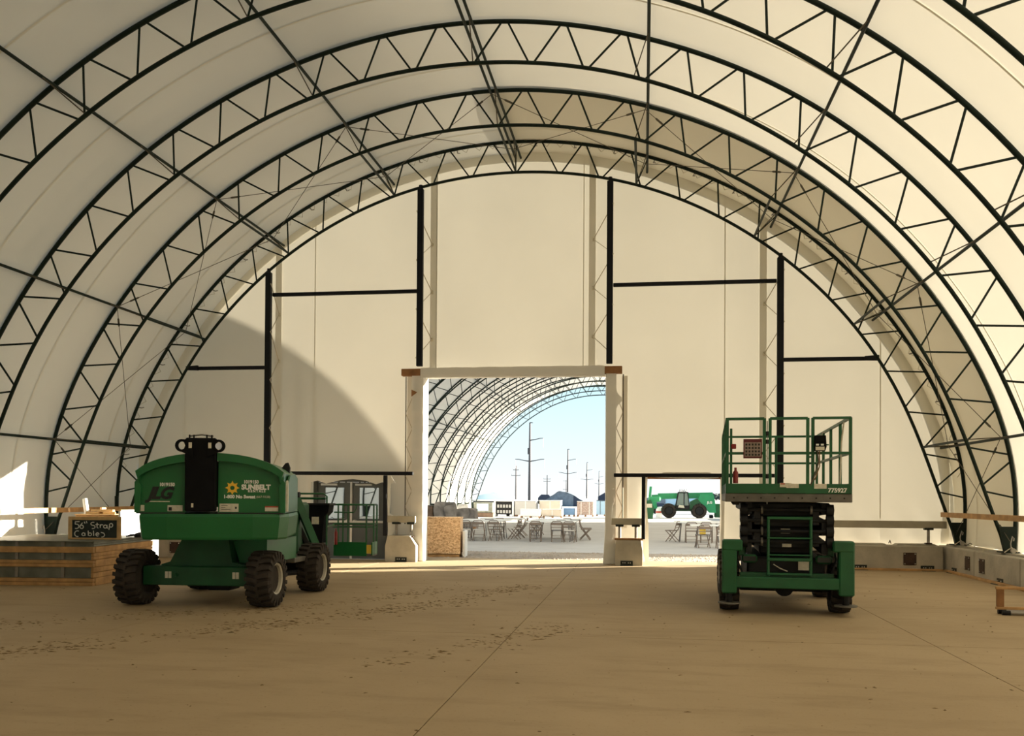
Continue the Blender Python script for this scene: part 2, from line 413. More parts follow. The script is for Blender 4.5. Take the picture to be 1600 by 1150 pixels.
# ---- purlins
PUR = [(-87.6, 'lowest left'), (-68.4, 'second from the floor left'), (-47.4, ''), (-24.4, ''), (-.85, ''), (0.15, ''), (23.7, ''), (46.8, ''), (67.9, ''), (87.7, '')]
PL = ['steel purlin low on the left roof slope near the concrete blocks', 'steel purlin second up on the left roof slope', 'steel purlin third up on the left roof slope',
      'steel purlin left of the paired ridge purlins', 'left one of the paired ridge purlins', 'right one of the paired ridge purlins',
      'steel purlin right of the paired ridge purlins', 'steel purlin third up on the right roof slope', 'steel purlin second up on the right roof slope',
      'steel purlin low on the right roof slope near the concrete blocks']
for (a, _), lab in zip(PUR, PL):
    ph = D(a); x, z = po_(ph, -.07); t = thing('purlin', lab, 'purlin', (x, Y0, z), 0, 'roof purlins of the near tent')
    MB().tube([(0, YW - Y0, 0), (0, -9.9 * BAY, 0)], .030, 8).build('tube', 'truss', t, True)
    xi, zi = pi_(ph, .02)
    if abs(a) > 2 or a > 0:
        for k in range(0, 5):
            s = MB().tube([(0, -k * BAY - .42, 0), (xi - x, -k * BAY, zi - z)], .011, 6)
            s.build('knee_brace', 'cable', t, True)
        MB().tube([(xi - x, -BAY, zi - z), (xi - x, 0, zi - z)], .028, 8).build('inner_strut', 'truss', t, True)
        MB().tube([(0, 0, 0), (xi - x, 0, zi - z)], .014, 6).build('drop_rod', 'truss', t, True)
FPL = ['low left', 'middle left', 'upper left', 'ridge', 'upper right', 'middle right', 'low right']; FPL = [f'{p_} steel purlin running through the far tent' for p_ in FPL]
for fi, a in enumerate((-68.4, -47.4, -24.4, -.4, 23.7, 46.8, 67.9)):
    ph = D(a); x, z = po_(ph, -.07)
    tag(MB().tube([(x, FAR0, z), (x, FAR0 + (NFAR - 1) * BAY, z)], .03, 6).build('purlin', 'truss', None, True), FPL[fi], 'purlin', 'roof purlins of the far tent')

# ---- wire X-bracing in the bay next to the end wall
PN = ['left blocks', 'low left purlin', 'second left purlin', 'third left purlin', 'fourth left purlin', 'ridge purlins', 'fourth right purlin', 'third right purlin', 'second right purlin', 'low right purlin', 'right blocks']
seq = [-87.6, -68.4, -47.4, -24.4, -.4, 23.7, 46.8, 67.9, 87.7]
for bi, (a, b) in enumerate([(-99, -87.6)] + list(zip(seq, seq[1:])) + [(87.7, 99)]):
    for fl_ in (0, 1):
        p, q = (a, b) if not fl_ else (b, a)
        def pp(an, y):
            ph = max(-PE_O + .01, min(PE_O - .01, D(an))); x, z = po_(ph, -.20); return Vector((x, y, z))
        A, B = pp(p, Y0 - BAY - .3), pp(q, Y0 - .05)
        t = thing('brace_wire', f'thin brace wire from {PN[bi + fl_]} to {PN[bi + 1 - fl_]} nearer the end wall', 'wire', tuple(A), 0, 'crossed brace wires of the last bay')
        MB().tube([Vector((0, 0, 0)), B - A], .0075, 5).build('wire', 'cable', t)
        d = (B - A).normalized(); c0 = d * .45
        MB().tube([c0 - d * .13, c0 - d * .09, c0 + d * .09, c0 + d * .13], [.008, .022, .022, .008], 6).build('turnbuckle', 'cable', t)

# ---- end wall (partition) of laced fabric panels
wall = thing('wall_back', 'cream fabric end wall hung from the last arch', 'wall', kind='structure')
prof = [(po_(p, .058)) for p in linsp(0, PE_O, 300)]
def ztop(x):
    x = abs(x)
    for (xa, za), (xb, zb) in zip(prof, prof[1:]):
        if xa <= x <= xb: return za + (zb - za) * (x - xa) / max(1e-6, xb - xa)
    return BZ + .05
def wpanel(rects, seed):
    mb = MB()
    for x0, x1, z0, z1 in rects:
        nu = max(2, int((x1 - x0) / .16)); nv = 36 if z1 is None else max(3, int((z1 - z0) / .12))
        def fn(u, v):
            x = x0 + (x1 - x0) * u; zt = ztop(x) if z1 is None else z1; z = z0 + (zt - z0) * v
            y = YW + .010 * math.sin(x * 2.1) * math.sin(z * .9 + x * .3)
            k = max(0, 1 - abs(z - .85) / .75)
            y += k * (.020 * math.sin(x * 9 + z * 7) + .014 * math.sin(x * 17 - z * 11))
            return (x, y, z)
        mb.grid(fn, nu, nv)
    return mb.build('fabric_panel', 'fabric', wall, True, fix=False)
wpanel([(-10.5, -9.14, .5, None)], 1); wpanel([(-9.14, -6.55, .5, None)], 2); wpanel([(-6.55, -5.48, .5, None)], 3)
wpanel([(-5.48, -2.42, 2.10, None), (-5.48, -5.38, .05, 2.10), (-3.38, -2.42, .05, 2.10)], 4)
wpanel([(-2.42, 2.27, 4.74, None)], 5)
wpanel([(2.27, 5.19, 2.24, None), (2.27, 3.24, .05, 2.24), (5.09, 5.19, .05, 2.24)], 6)
wpanel([(5.19, 6.12, .5, None)], 7); wpanel([(6.12, 8.9, .5, None)], 8); wpanel([(8.9, 10.5, .5, None)], 9)
for x, w_, z0, z1 in [(-9.14, .025, 1.2, None), (-5.48, .03, 2.3, None), (-2.17, .025, 5, None), (1.66, .025, 5, None), (5.19, .03, 2.3, None), (8.9, .03, 1.2, None),
                      (-6.50, .17, 1.2, None), (-2.26, .17, 5.0, None), (1.88, .17, 5.0, None), (6.12, .17, 1.2, None), (-2.86, .16, .9, 4.8), (2.72, .14, .9, 4.75)]:
    zt = ztop(x) - .02 if z1 is None else z1
    def fn(u, v): return (x - w_ / 2 + w_ * u, YW - .035, z0 + (zt - z0) * v)
    MB().grid(fn, 1, 12).build('seam_band', 'fabric', wall, fix=False)
def edge_pocket():                                  # hem that closes the wall to the roof
    PF = end_phi(lambda p: po_(p, .055), BZ - .03)
    def fn(u, v):
        x, z = po_(-PF + 2 * PF * u, -.16 + .27 * v); return (x, YW + .03, z)
    MB().grid(fn, 140, 1).build('edge_hem', 'fabric', wall, fix=False)
edge_pocket()
# near end of the tent, behind the viewpoint
YE = near_y[-1]
def endwall():
    mb = MB()
    def fn(u, v):
        x = -10.5 + 21 * u; return (x, YE, 0.0 + ztop(x) * v)
    mb.grid(fn, 60, 4); tag(mb.build('wall_front', 'fabric', None, fix=False), 'fabric wall closing the tent behind the viewpoint', 'wall', kind='structure')
endwall()

# ---- lacing of the roof edge along the last arch
def lacing():
    mb = MB(); rnd = random.Random(5); n = 150
    pts = []
    for i in range(n):
        ph = -1.60 + 3.2 * i / (n - 1); k = i % 2
        x, z = po_(ph, -.055 if k else .035); pts.append((x, Y0 + (.20 if k else -.06), z))
    mb.tube(pts, .010, 4); mb.build('edge_lacing', 'rope', ceil)
    for i in range(26):
        ph = -1.55 + 3.1 * i / 25; x, z = po_(ph, .04); x2, z2 = po_(ph, -.10)
        MB().tube([(x, Y0 + .02, z), (x2, Y0 + .05, z2), (x2 + .05, Y0 + .08, z2 + .02)], .014, 5).build('lacing_hook', 'galv', ceil)
lacing()

# ---- lattice columns and girts of the end wall
def column(x, zt, z0, bx, lab, lace0):
    t = thing('wall_column', lab, 'column', (x, Y0, z0), 0, 'black columns of the end wall')
    MB().cbox(-.075, .075, -.06, .06, 0, zt - z0, .01).build('post', 'steel_black', t)
    MB().tube([(0, 0, zt - z0 - .02), (0, 0, zt - z0 + .10)], .05, 8).build('clamp', 'steel_black', t)
    s = 1 if bx > x else -1
    z = lace0; pts = []; k = 0
    while z < zt - z0 - .2:
        pts.append((bx - x + s * -.03, YW - Y0 - .06, z) if k % 2 else (-s * .085, -.066, z))
        if k % 2: MB().cbox(bx - x - s * .03 - .03, bx - x - s * .03 + .03, YW - Y0 - .06, YW - Y0 - .03, z - .05, z + .05, .008).build('grommet', 'label', t)
        z += .62; k += 1
    MB().tube(pts, .013, 5).build('lacing_rope', 'rope', t)
    return t
column(-6.41, 7.42, BZ, -6.50, 'black steel column behind the boom lift, joining the arch on its left', .3)
column(-2.40, 9.42, 4.94, -2.26, 'black steel column above the left end of the header beam', .2)
column(2.36, 9.42, 4.94, 1.88, 'black steel column above the right end of the header beam', .2)
column(6.41, 7.42, BZ, 6.12, 'black steel column behind the scissor lift', .3)
def girt(x0, x1, z, lab, flat=None):
    mb = MB(); mb.cbox(x0, x1, Y0 + .03, Y0 + .12, z - .045, z + .045, .012)
    if flat is not None: mb.prism([(flat - .16, z - .05), (flat + .16, z - .06), (flat + .16, z + .07), (flat - .16, z + .05)], Y0 - .02, Y0 + .05)
    tag(mb.build('wall_girt', 'steel_black'), lab, 'beam', 'horizontal girts of the end wall')
girt(-6.33, -2.47, 6.855, 'upper black girt between the left two columns'); girt(2.44, 6.33, 6.88, 'upper black girt between the right two columns')
girt(-8.60, -6.49, 4.975, 'black girt from the left column out to the arch', -8.5); girt(6.49, 8.60, 4.985, 'black girt from the right column out to the arch', 8.5)
girt(-6.33, -2.56, 2.24, 'low black girt over the grey double doors'); girt(2.48, 6.33, 2.215, 'low black girt over the small yard opening')
for x, lab in ((-3.28, 'black post at the right side of the double doors'), (3.20, 'black post at the left side of the small opening')):
    tag(MB().cbox(x - .045, x + .045, Y0 + .02, Y0 + .12, .66, 2.19, .01).build('door_post', 'steel_black'), lab, 'post')
tag(MB().tube([(-10.3, 21.95, BZ - .005), (-10.34, 22.0, 1.62)], .04, 8).build('stub_post', 'truss', None, True), 'short black pipe standing on the block in the left rear corner', 'post')

# ---- frame of the tall opening: timber header wrapped in fabric, wrapped jambs
df = thing('opening_frame', 'fabric-wrapped timber frame round the tall opening', 'door frame', (0, 22.9, 0))
MB().cbox(-2.98, 2.66, -.10, .10, 4.76, 4.94, .008).build('timber_header', 'timber_dark', df)
def wrapgrid():
    sec = [(-.125, 4.955), (-.13, 4.74), (-.11, 4.70), (.12, 4.70), (.13, 4.955)]
    def fn(u, v):
        i = min(3, int(v * 4)); t = v * 4 - i; a, b = sec[i], sec[min(4, i + 1)]
        x = -2.47 + 4.70 * u; w_ = .010 * math.sin(x * 7) + .006 * math.sin(x * 19)
        return (x, a[0] + (b[0] - a[0]) * t + w_ * (1 if v < .5 else 0), a[1] + (b[1] - a[1]) * t + w_ * .5)
    MB().grid(fn, 60, 8).build('header_wrap', 'wrap', df, True, fix=False)
wrapgrid()
def jamb(x0, x1, s):
    MB().cbox(min(x0, x1) + .02, max(x0, x1) - .02, -.04, .10, 0, 4.74, .01).build('timber_jamb', 'timber_dark', df)
    # wrap: opening reveal side and front
    def fn(u, v):
        z = 4.76 * u; fl_ = max(0, 1 - z / 1.0) ** 1.3 * (.10 if s < 0 else .16)
        w_ = .012 * math.sin(z * 8 + s) + .008 * math.sin(z * 21)
        bell = .10 * math.exp(-((z - 4.1) / .12) ** 2) if s > 0 else 0
        P = [(x0 + s * bell * 1.6, -.06 + w_), (x1 - s * fl_ * .35, -.07 + w_ - fl_ * .3), (x1 - s * (.02 + fl_ * .3), .02), (x1 - s * .015, .42)]
        q = v * 3; i = min(2, int(q)); t = q - i
        return (P[i][0] + (P[i + 1][0] - P[i][0]) * t, P[i][1] + (P[i + 1][1] - P[i][1]) * t, .01 + z)
    MB().grid(fn, 60, 9).build('jamb_wrap', 'wrap', df, True, fix=False)
    xr = x0 + s * .17
    MB().tube([(xr, -.02, .95), (xr, -.02, 4.74)], .014, 6).build('edge_cable', 'cable', df)
    pts = []; z = 1.0; k = 0
    while z < 4.6: pts.append((xr if k % 2 else x0, -.02, z)); z += .40; k += 1
    MB().tube(pts, .011, 5).build('lacing_rope', 'rope', df)
jamb(-2.70, -2.40, -1); jamb(2.52, 2.27, 1)
MB().prism([(-2.70, 4.40), (-2.55, 4.33), (-2.70, 4.22)], -.13, -.11).build('torn_patch', 'timber_dark', df)
# small opening trim
so_ = thing('small_opening_trim', 'torn fabric edging round the small yard opening', 'trim', (4.2, YW, 0))
def flap(name, pts, y, m='wrap', par=so_):
    mb = MB(); mb.prism(pts, y, y + .025); return mb.build(name, m, par)
flap('fabric_flap', [(-.72, 2.18), (-.50, 2.31), (.62, 2.31), (.86, 2.17), (.4, 2.145), (-.2, 2.155)], -.10)
flap('fabric_edge', [(-1.0, .3), (-.93, .0), (-.86, .02), (-.87, .9), (-.92, 1.5), (-.90, 2.2), (-1.0, 2.22), (-1.02, 1.2)], -.12)
flap('fabric_edge', [(.88, .0), (.98, .02), (1.0, 2.2), (.9, 2.2), (.92, 1.2)], -.08)
MB().cbox(-1.0, 1.05, -.06, .0, 2.14, 2.22, .005).build('timber_head', 'timber_dark', so_)
# ------------------------------------------------------------------ double doors
YD = 23.12
dr = thing('door_1', 'grey steel double doors with glass panes and push bars', 'door', (-4.38, YD, 0), kind='structure')
MB().box(-1.02, -.93, -.06, .10, 0, 2.12).box(.93, 1.02, -.06, .10, 0, 2.12).box(-.93, .93, -.06, .10, 2.03, 2.12).build('door_frame', 'door_frame', dr)
for s in (-1, 1):
    x0, x1 = (-.925, -.012) if s < 0 else (.012, .925)
    px0, px1 = (-.73, -.17) if s < 0 else (.20, .76)
    d = MB().box(x0, x1, 0, .045, .02, 1.04).box(x0, x1, 0, .045, 1.90, 2.02).box(x0, px0, 0, .045, 1.04, 1.90).box(px1, x1, 0, .045, 1.04, 1.90).build('door_leaf', 'door_grey', dr)
    MB().box(px0, px1, .018, .026, 1.04, 1.90).build('pane', 'glass', d)
    MB().box(px0, px0 + .02, -.006, 0, 1.04, 1.90).box(px1 - .02, px1, -.006, 0, 1.04, 1.90).box(px0 + .02, px1 - .02, -.006, 0, 1.04, 1.06).box(px0 + .02, px1 - .02, -.006, 0, 1.88, 1.90).build('glazing_bead', 'door_frame', d)
    MB().cbox(x0 + .05, x1 - .05, -.075, -.035, .955, 1.02, .01).build('push_bar', 'aluminium', d)
    xe = -.10 if s < 0 else .10
    MB().lathe([(-.09, .05), (-.04, .062), (0, .062)], (xe, 0, .985), 'y', 14).build('latch_case', 'aluminium', d, True)
    MB().box(x0 + .10, x0 + .55, -.05, 0, 1.935, 1.985).build('door_closer', 'aluminium', d)
MB().box(-.028, .028, -.035, .0, .02, 2.03).build('mullion', 'aluminium', dr)
dt = thing('door_fabric_edging', 'torn cream fabric edging hanging round the double doors', 'trim', (-4.38, YD - .22, 0))
flap('top_edging', [(-1.15, 2.20), (-1.05, 2.30), (-.62, 2.31), (-.3, 2.28), (.35, 2.30), (.75, 2.27), (1.10, 2.22), (1.24, 2.0), (1.10, 1.98), (.98, 2.05), (.72, 1.97), (.45, 2.06), (.1, 2.10), (-.25, 2.07), (-.62, 1.98), (-.85, 2.06), (-1.02, 2.02)], 0, 'wrap', dt)
flap('left_edging', [(-1.15, 2.20), (-1.02, 2.10), (-1.06, 1.6), (-1.03, 1.0), (-1.06, .1), (-1.16, .1), (-1.14, 1.0), (-1.18, 1.7)], .01, 'wrap', dt)
flap('right_edging', [(1.02, 2.1), (1.10, 1.98), (1.10, 1.5), (1.09, 1.22), (1.28, 1.08), (1.32, .86), (1.16, .66), (1.10, .1), (1.02, .08), (1.05, .8), (1.03, 1.5)], .01, 'wrap', dt)

# ------------------------------------------------------------------ concrete blocks
def block(x0, x1, y0, y1, h, lab, group, face=None, plates=(), brackets=(), cham=.0, bumps=True):
    cx, cy = (x0 + x1) / 2, (y0 + y1) / 2; t = thing('concrete_block', lab, 'concrete block', (cx, cy, 0), 0, group)
    X, Y = (x1 - x0) / 2, (y1 - y0) / 2
    if cham: MB().prism([(-X, 0), (X, 0), (X, h * .62), (X - cham, h), (-X + cham * .4, h), (-X, h * .6)], -Y, Y).build('body', 'concrete_block', t)
    else: MB().cbox(-X, X, -Y, Y, 0, h - .04, .02).build('body', 'concrete_block', t)
    if not cham:                                    # low key ridges cast on top
        b = MB(); along = 'x' if X > Y else 'y'; L = max(X, Y); n = 2
        for i in range(n):
            c = -L + (i + .5) * 2 * L / n
            if along == 'x': b.prism([(c - .42 * L, h - .04), (c + .42 * L, h - .04), (c + .36 * L, h), (c - .36 * L, h)], -Y * .55, Y * .55)
            else: b.prism([(c - .42 * L, h - .04), (c + .42 * L, h - .04), (c + .36 * L, h), (c - .36 * L, h)], -X * .55, X * .55, 'x')
        b.build('key_ridge', 'concrete_block', t)
        MB().tube([(0 if along == 'x' else -.1, -.1 if along == 'x' else 0, h), (0, 0, h + .07), (0 if along == 'x' else .1, .1 if along == 'x' else 0, h)], .012, 5).build('lifting_loop', 'cable', t)
    for a in plates:                                # a = position along the face
        if face == '-y':
            p = MB().cbox(a - .145 - cx, a + .145 - cx, -Y - .014, -Y, .13, .42, .003).build('steel_plate', 'plate_brown', t)
            for i in (-1, 1):
                for j in (-1, 1): MB().lathe([(-.03, .012), (-.014, .016)], (a - cx + i * .115, -Y, .275 + j * .115), 'y', 6).build('bolt', 'bolt', p)
        else:
            s = -1 if face == '-x' else 1; f = s * X
            p = MB().cbox(min(f, f + s * .014), max(f, f + s * .014), a - .15 - cy, a + .15 - cy, .14, .44, .003).build('steel_plate', 'plate_brown', t)
            for i in (-1, 1):
                for j in (-1, 1): MB().lathe([(min(0, s * .03), .013), (max(0, s * .03), .013)], (f, a - cy + i * .12, .29 + j * .12), 'x', 6).build('bolt', 'bolt', p)
    for a in brackets:
        if face == '-y':
            p = MB().box(a - .15 - cx, a + .15 - cx, -Y - .012, -Y, 0, .12).box(a - .15 - cx, a + .15 - cx, -Y - .12, -Y, 0, .012).build('angle_bracket', 'plate_black', t)
            for i in (-.09, -.04, .04, .09): MB().lathe([(-.03, .011), (-.012, .013)], (a - cx + i, -Y, .07), 'y', 6).build('bolt', 'bolt', p)
        else:
            s = -1 if face == '-x' else 1; f = s * X
            p = MB().box(min(f, f + s * .012), max(f, f + s * .012), a - .15 - cy, a + .15 - cy, 0, .12).box(min(f, f + s * .13), max(f, f + s * .13), a - .15 - cy, a + .15 - cy, 0, .012).build('angle_bracket', 'plate_black', t)
            for i in (-.08, .08): MB().lathe([(min(0, s * .03), .013), (max(0, s * .03), .013)], (f, a - cy + i, .07), 'x', 6).build('bolt', 'bolt', p)
    return t
YB0, YB1 = 22.55, 23.15
block(5.62, 7.88, YB0, YB1, BZ, 'grey concrete block behind the scissor lift, under the end wall', 'blocks under the end wall', '-y', (6.9,), (6.2, 7.5))
block(7.90, 10.14, YB0, YB1, BZ, 'grey concrete block with square brown plate in the right rear corner', 'blocks under the end wall', '-y', (9.39,), (8.275, 9.78))
block(-3.30, -2.50, YB0, YB1, .66, 'stubby chamfered concrete block between double doors and tall opening', 'blocks under the end wall', '-y', (), (-2.88,), .16)
block(2.52, 3.18, YB0, YB1, .62, 'stubby concrete block between the tall and small openings', 'blocks under the end wall', '-y', (), (2.80,), .04)
block(-10.14, -7.9, YB0, YB1, BZ, 'grey concrete block in the left rear corner', 'blocks under the end wall', '-y', (-9.0,), (-8.2,))
block(-7.88, -5.62, YB0, YB1, BZ, 'grey concrete block behind the boom lift, under the end wall', 'blocks under the end wall', '-y', (-7.75,), (-6.3,))
yy = [23.15, 20.74, 18.33, 15.92, 13.51, 11.10, 8.69]
for k in range(6):
    y1, y0 = yy[k], yy[k + 1] + .02
    pl = [(21.14, ), (20.28, 18.47), (17.2, 16.3), (14.9,), (12.4,), (10,)][k]; br = [(22.0,), (20.6, 19.3), (16.9,), (14.5,), (12,), (9.6,)][k]
    pl = [p for p in pl if y0 + .2 < p < y1 - .2]; br = [p for p in br if y0 + .2 < p < y1 - .2]
    block(10.2, 10.85, y0, y1, BZ, ORD[k] + ' concrete block along the right side counted from the end wall', 'blocks along the right side', '-x', pl, br)
    block(-10.85, -10.2, y0, y1, BZ, ORD[k] + ' concrete block along the left side counted from the end wall', 'blocks along the left side', '+x', pl, br)
for k in range(18):
    y0 = 27.9 + k * 2.5
    for s in (-1, 1):
        a, b = (10.2, 10.85) if s > 0 else (-10.85, -10.2)
        block(a, b, y0, y0 + 2.48, BZ, ORD[k] + ' concrete block along the ' + ('right' if s > 0 else 'left') + ' side of the far tent from the gravel', 'blocks under the far tent')
# timber sill in front of the right rear blocks
tag(MB().cbox(5.7, 10.1, 22.44, 22.54, 0, .05, .006).build('timber_sill', 'timber'), 'timber sill strip at the foot of the right rear blocks', 'timber')
tag(MB().cbox(10.10, 10.19, 14, 22.4, 0, .05, .006).build('timber_sill', 'timber'), 'timber sill strip along the right side blocks', 'timber')

# ------------------------------------------------------------------ rails on the blocks
def rail(x0, x1, posts, lab, tall=True):
    t = thing('block_rail', lab, 'rail', ((x0 + x1) / 2, 22.72, BZ))
    cx = (x0 + x1) / 2
    MB().cbox(x0 - cx, x1 - cx, -.05, .05, .37, .54, .008).build('beam', 'rail_grey', t)
    for p in posts:
        MB().tube([(p - cx, 0, .03), (p - cx, 0, .37)], .035, 10).build('post', 'galv', t, True)
        MB().cbox(p - cx - .10, p - cx + .10, -.075, .06, .33, .385, .006).build('clamp', 'plate_black', t)
        MB().cbox(p - cx - .07, p - cx + .07, -.07, .07, .0, .03, .004).build('foot', 'plate_brown', t)
rail(6.3, 10.25, (7.3, 9.85), 'long grey rail on pipe posts on the right rear blocks')
rail(2.42, 3.25, (2.62, 3.02), 'short grey rail on two posts between the openings')
rail(-3.28, -2.55, (-3.05, -2.66), 'short grey rail on two posts beside the double doors')
rail(-10.1, -5.6, (-9.5, -6.6), 'long grey rail on pipe posts on the left rear blocks')
tag(MB().cbox(2.5, 3.2, 22.58, 22.74, BZ + .0, BZ + .05, .008).build('timber_shim', 'timber_dark'), 'short timber shim on the block between the openings', 'timber')
def plank(a, b, lab, m='timber'):
    tag(MB().bar(a, b, .05, .11).build('rail_plank', m), lab, 'plank')
plank((10.08, 22.5, 1.32), (10.05, 9.0, 1.36), 'long bare plank fixed across the arches on the right', 'timber')
plank((-10.02, 23.0, 1.30), (-10.0, 9.0, 1.30), 'long bare plank fixed across the arches on the left', 'timber')
# steel hooks and rigging at the arch feet
for s in (-1, 1):
    for k in range(3):
        y = Y0 - k * BAY; t = thing('anchor_tackle', 'small steel anchor hook at the ' + ('right' if s > 0 else 'left') + ' foot of the ' + ORD[k] + ' arch from the end wall', 'hook', (s * 10.36, y - .35, BZ), 0, 'anchor hooks at the arch feet')
        MB().tube([(0, 0, 0), (-s * .02, 0, .20), (s * .02, .02, .34), (s * .05, .02, .30), (s * .03, 0, .25)], .012, 6).build('hook_bar', 'galv', t, True)
        MB().tube([(-.12, .05, .02), (.0, .02, .12), (.14, .08, .03)], .013, 5).build('rope_tail', 'rope', t)
        MB().lathe([(-.025, .05), (.025, .05)], (.02, -.02, .06), 'y', 10).build('ratchet', 'galv', t)

# ------------------------------------------------------------------ left: stack of crated panels, chalkboard
SR = D(5)
def crated(z, hs, hw, lab, top=False):
    """wood frame of height hw, then a recessed steel channel of height hs"""
    t = thing('crated_panel', lab, 'crate', (-6.72, 15.40, z), SR, 'crated steel panels stacked beside the boom lift')
    L, Dp = 2.6, 2.45
    n = 2 if hw > .12 else 1
    for i in range(n):
        a, b = hw * i / n, hw * (i + 1) / n - (.006 if n > 1 else 0)
        MB().cbox(-L, -.005, 0, .09, a, b, .006).build('front_rail', 'timber', t)
    MB().cbox(-L, -.005, Dp - .09, Dp, 0, hw, .006).build('back_rail', 'timber', t)
    for x in (-L, -1.75, -.9):
        MB().box(x, x + .09, .1, Dp - .1, 0, hw).build('cross_rail', 'timber', t)
    for i in range(3):
        a, b = .075 + i * .0, 0
    MB().cbox(-.09, .0, .095, Dp - .095, .0, hw, .006).build('side_rail', 'timber', t)
    m = 'timber' if not top else 'steel_sheet'
    MB().cbox(-.05, .0, .02, Dp - .02, hw + .006, hw + hs * .48, .004).build('side_board', m, t)
    MB().cbox(-.05, .0, .02, Dp - .02, hw + hs * .52, hw + hs - .004, .004).build('side_board', m, t)
    MB().box(-L + .02, -.055, .04, .06, hw, hw + hs).box(-L + .02, -.055, .02, Dp - .04, hw + hs - .008, hw + hs).box(-L + .02, -.055, Dp - .06, Dp - .04, hw, hw + hs - .008).build('steel_channel', 'steel_sheet', t)
    for x in (-.58, -1.45, -2.3):
        MB().cbox(x - .03, x + .03, .012, .036, hw + .002, hw + hs, .004).build('strap_clip', 'galv', t)
    if top:
        MB().cbox(-L - .02, .03, -.02, Dp + .02, hw + hs, hw + hs + .018, .004).build('top_sheet', 'steel_sheet', t)
crated(0, .20, .14, 'bottom crated steel panel of the stack beside the boom lift')
crated(.34, .13, .13, 'middle crated steel panel of the stack beside the boom lift')
crated(.60, .09, .11, 'top crated steel panel with bare steel lid under the chalkboard', True)
ZS = .60 + .20 + .018
cb = thing('chalkboard', 'small wood-framed chalkboard with handwritten chalk words on the panel stack', 'chalkboard', (-7.08, 16.0, ZS), D(3))
for o in (MB().cbox(-.52, -.445, -.02, .02, 0, .43, .004), MB().cbox(.445, .52, -.02, .02, 0, .43, .004), MB().cbox(-.445, .445, -.02, .02, .365, .43, .004), MB().cbox(-.445, .445, -.02, .02, 0, .03, .004)):
    o.build('frame_rail', 'timber_pale', cb)
MB().box(-.445, .445, -.004, .008, .03, .365).build('slate', 'slate', cb)
def strokes(segs, name):
    mb = MB()
    for s in segs: mb.tube([(x, -.007, z) for x, z in s], .009, 5)
    mb.build(name, 'chalk', cb)
def arcp(cx, cz, rx, rz, a0, a1, n=9): return [(cx + rx * math.cos(D(a0 + (a1 - a0) * i / n)), cz + rz * math.sin(D(a0 + (a1 - a0) * i / n))) for i in range(n + 1)]
ln1 = [[(-.30, .335), (-.385, .33), (-.385, .285)] , [(-.385, .285)] + arcp(-.36, .245, .05, .042, 80, -120),
       [(-.24, .315), (-.285, .26)] + arcp(-.255, .235, .034, .034, 180, 520), [(-.205, .335), (-.19, .30)], [(-.165, .345), (-.15, .305)],
       arcp(-.03, .295, .045, .03, 60, 270) + arcp(-.035, .235, .045, .03, 90, -110), [(.05, .315), (.05, .225), (.075, .215)], [(.02, .28), (.085, .285)],
       [(.11, .285), (.115, .22)], [(.115, .255)] + arcp(.145, .255, .03, .025, 150, 40), arcp(.21, .245, .033, .03, 20, 340) + [(.245, .275), (.25, .22), (.265, .21)],
       [(.30, .285), (.285, .185)], [(.295, .27)] + arcp(.325, .27, .035, .035, 150, -150)]
ln2 = [arcp(-.34, .105, .055, .055, 60, 290), arcp(-.22, .095, .03, .028, 20, 340) + [(-.19, .12), (-.185, .065)], [(-.125, .165), (-.12, .07)] + arcp(-.09, .095, .032, .028, 220, 500),
       [(-.02, .165), (-.015, .065)], [(.03, .095), (.09, .10)] + arcp(.06, .095, .032, .032, 10, 310), [(.13, .135), (.185, .12)] + arcp(.15, .085, .05, .04, 30, -100)]
strokes(ln1, 'chalk_line'); strokes(ln2, 'chalk_line')
# things behind the chalkboard that catch the sun
wp = thing('white_board', 'tall white sheet board standing upright behind the chalkboard, in full sun', 'board', (-8.0, 19.05, 0))
MB().cbox(-.03, .03, -.72, .85, 0, 1.31, .006).build('sheet', 'white_sheet', wp); MB().cbox(-.035, .035, -.72, .85, 1.31, 1.335, .004).build('edge_cap', 'timber_pale', wp)
bx_ = thing('cable_box', 'tall plywood box behind the chalkboard with offcuts on top', 'box', (-8.95, 19.2, 0), D(3))
MB().cbox(-.5, .42, -.25, .25, 0, 1.20, .01).build('carcass', 'timber', bx_); MB().cbox(-.52, .44, -.27, .27, 1.20, 1.22, .004).build('lid', 'timber_pale', bx_)
rnd = random.Random(11)
for i, (x, y, z, l, a, tl) in enumerate([(-8.35, 17.85, 1.262, .30, .2, 0), (-8.1, 17.95, 1.262, .34, -.1, 0), (-7.92, 17.8, 1.262, .26, .4, 0), (-8.15, 17.9, 1.312, .5, .08, .03), (-7.98, 17.95, 1.312, .22, -.4, 0), (-8.2, 18.0, 1.362, .12, 1.2, 0)]):
    o = MB().cbox(-l / 2, l / 2, -.035, .035, 0, .048, .004).build('timber_offcut', 'timber_pale', None, loc=(x - .80, y + 1.3, z - .04), rz=a)
    tag(o, ('left pale timber offcut flat on the plywood box lid', 'middle pale timber offcut flat on the plywood box lid', 'right pale timber offcut flat on the plywood box lid', 'longest pale offcut laid across the others on the plywood box', 'short pale offcut lying crosswise over the right offcut', 'tiny pale offcut on top of the offcut pile')[i], 'offcut', 'timber offcuts on the plywood box')
o = MB().lathe([(0, .055), (.34, .052), (.35, .04)], (0, 0, 0), 'z', 14).build('paper_roll', 'white_sheet', None, True, (-9.30, 19.15, 1.222)); o.rotation_euler = (0, D(-9), 0)
tag(o, 'white roll standing tilted behind the chalkboard', 'roll')
gl = thing('work_glove', 'dark rumpled work glove on the steel lid beside the chalkboard', 'glove', (-6.75, 17.0, ZS))
MB().lathe([(0, .10), (.05, .11), (.085, .07), (.10, .02)], (0, 0, 0), 'z', 12).build('palm', 'machine_dark', gl, True)
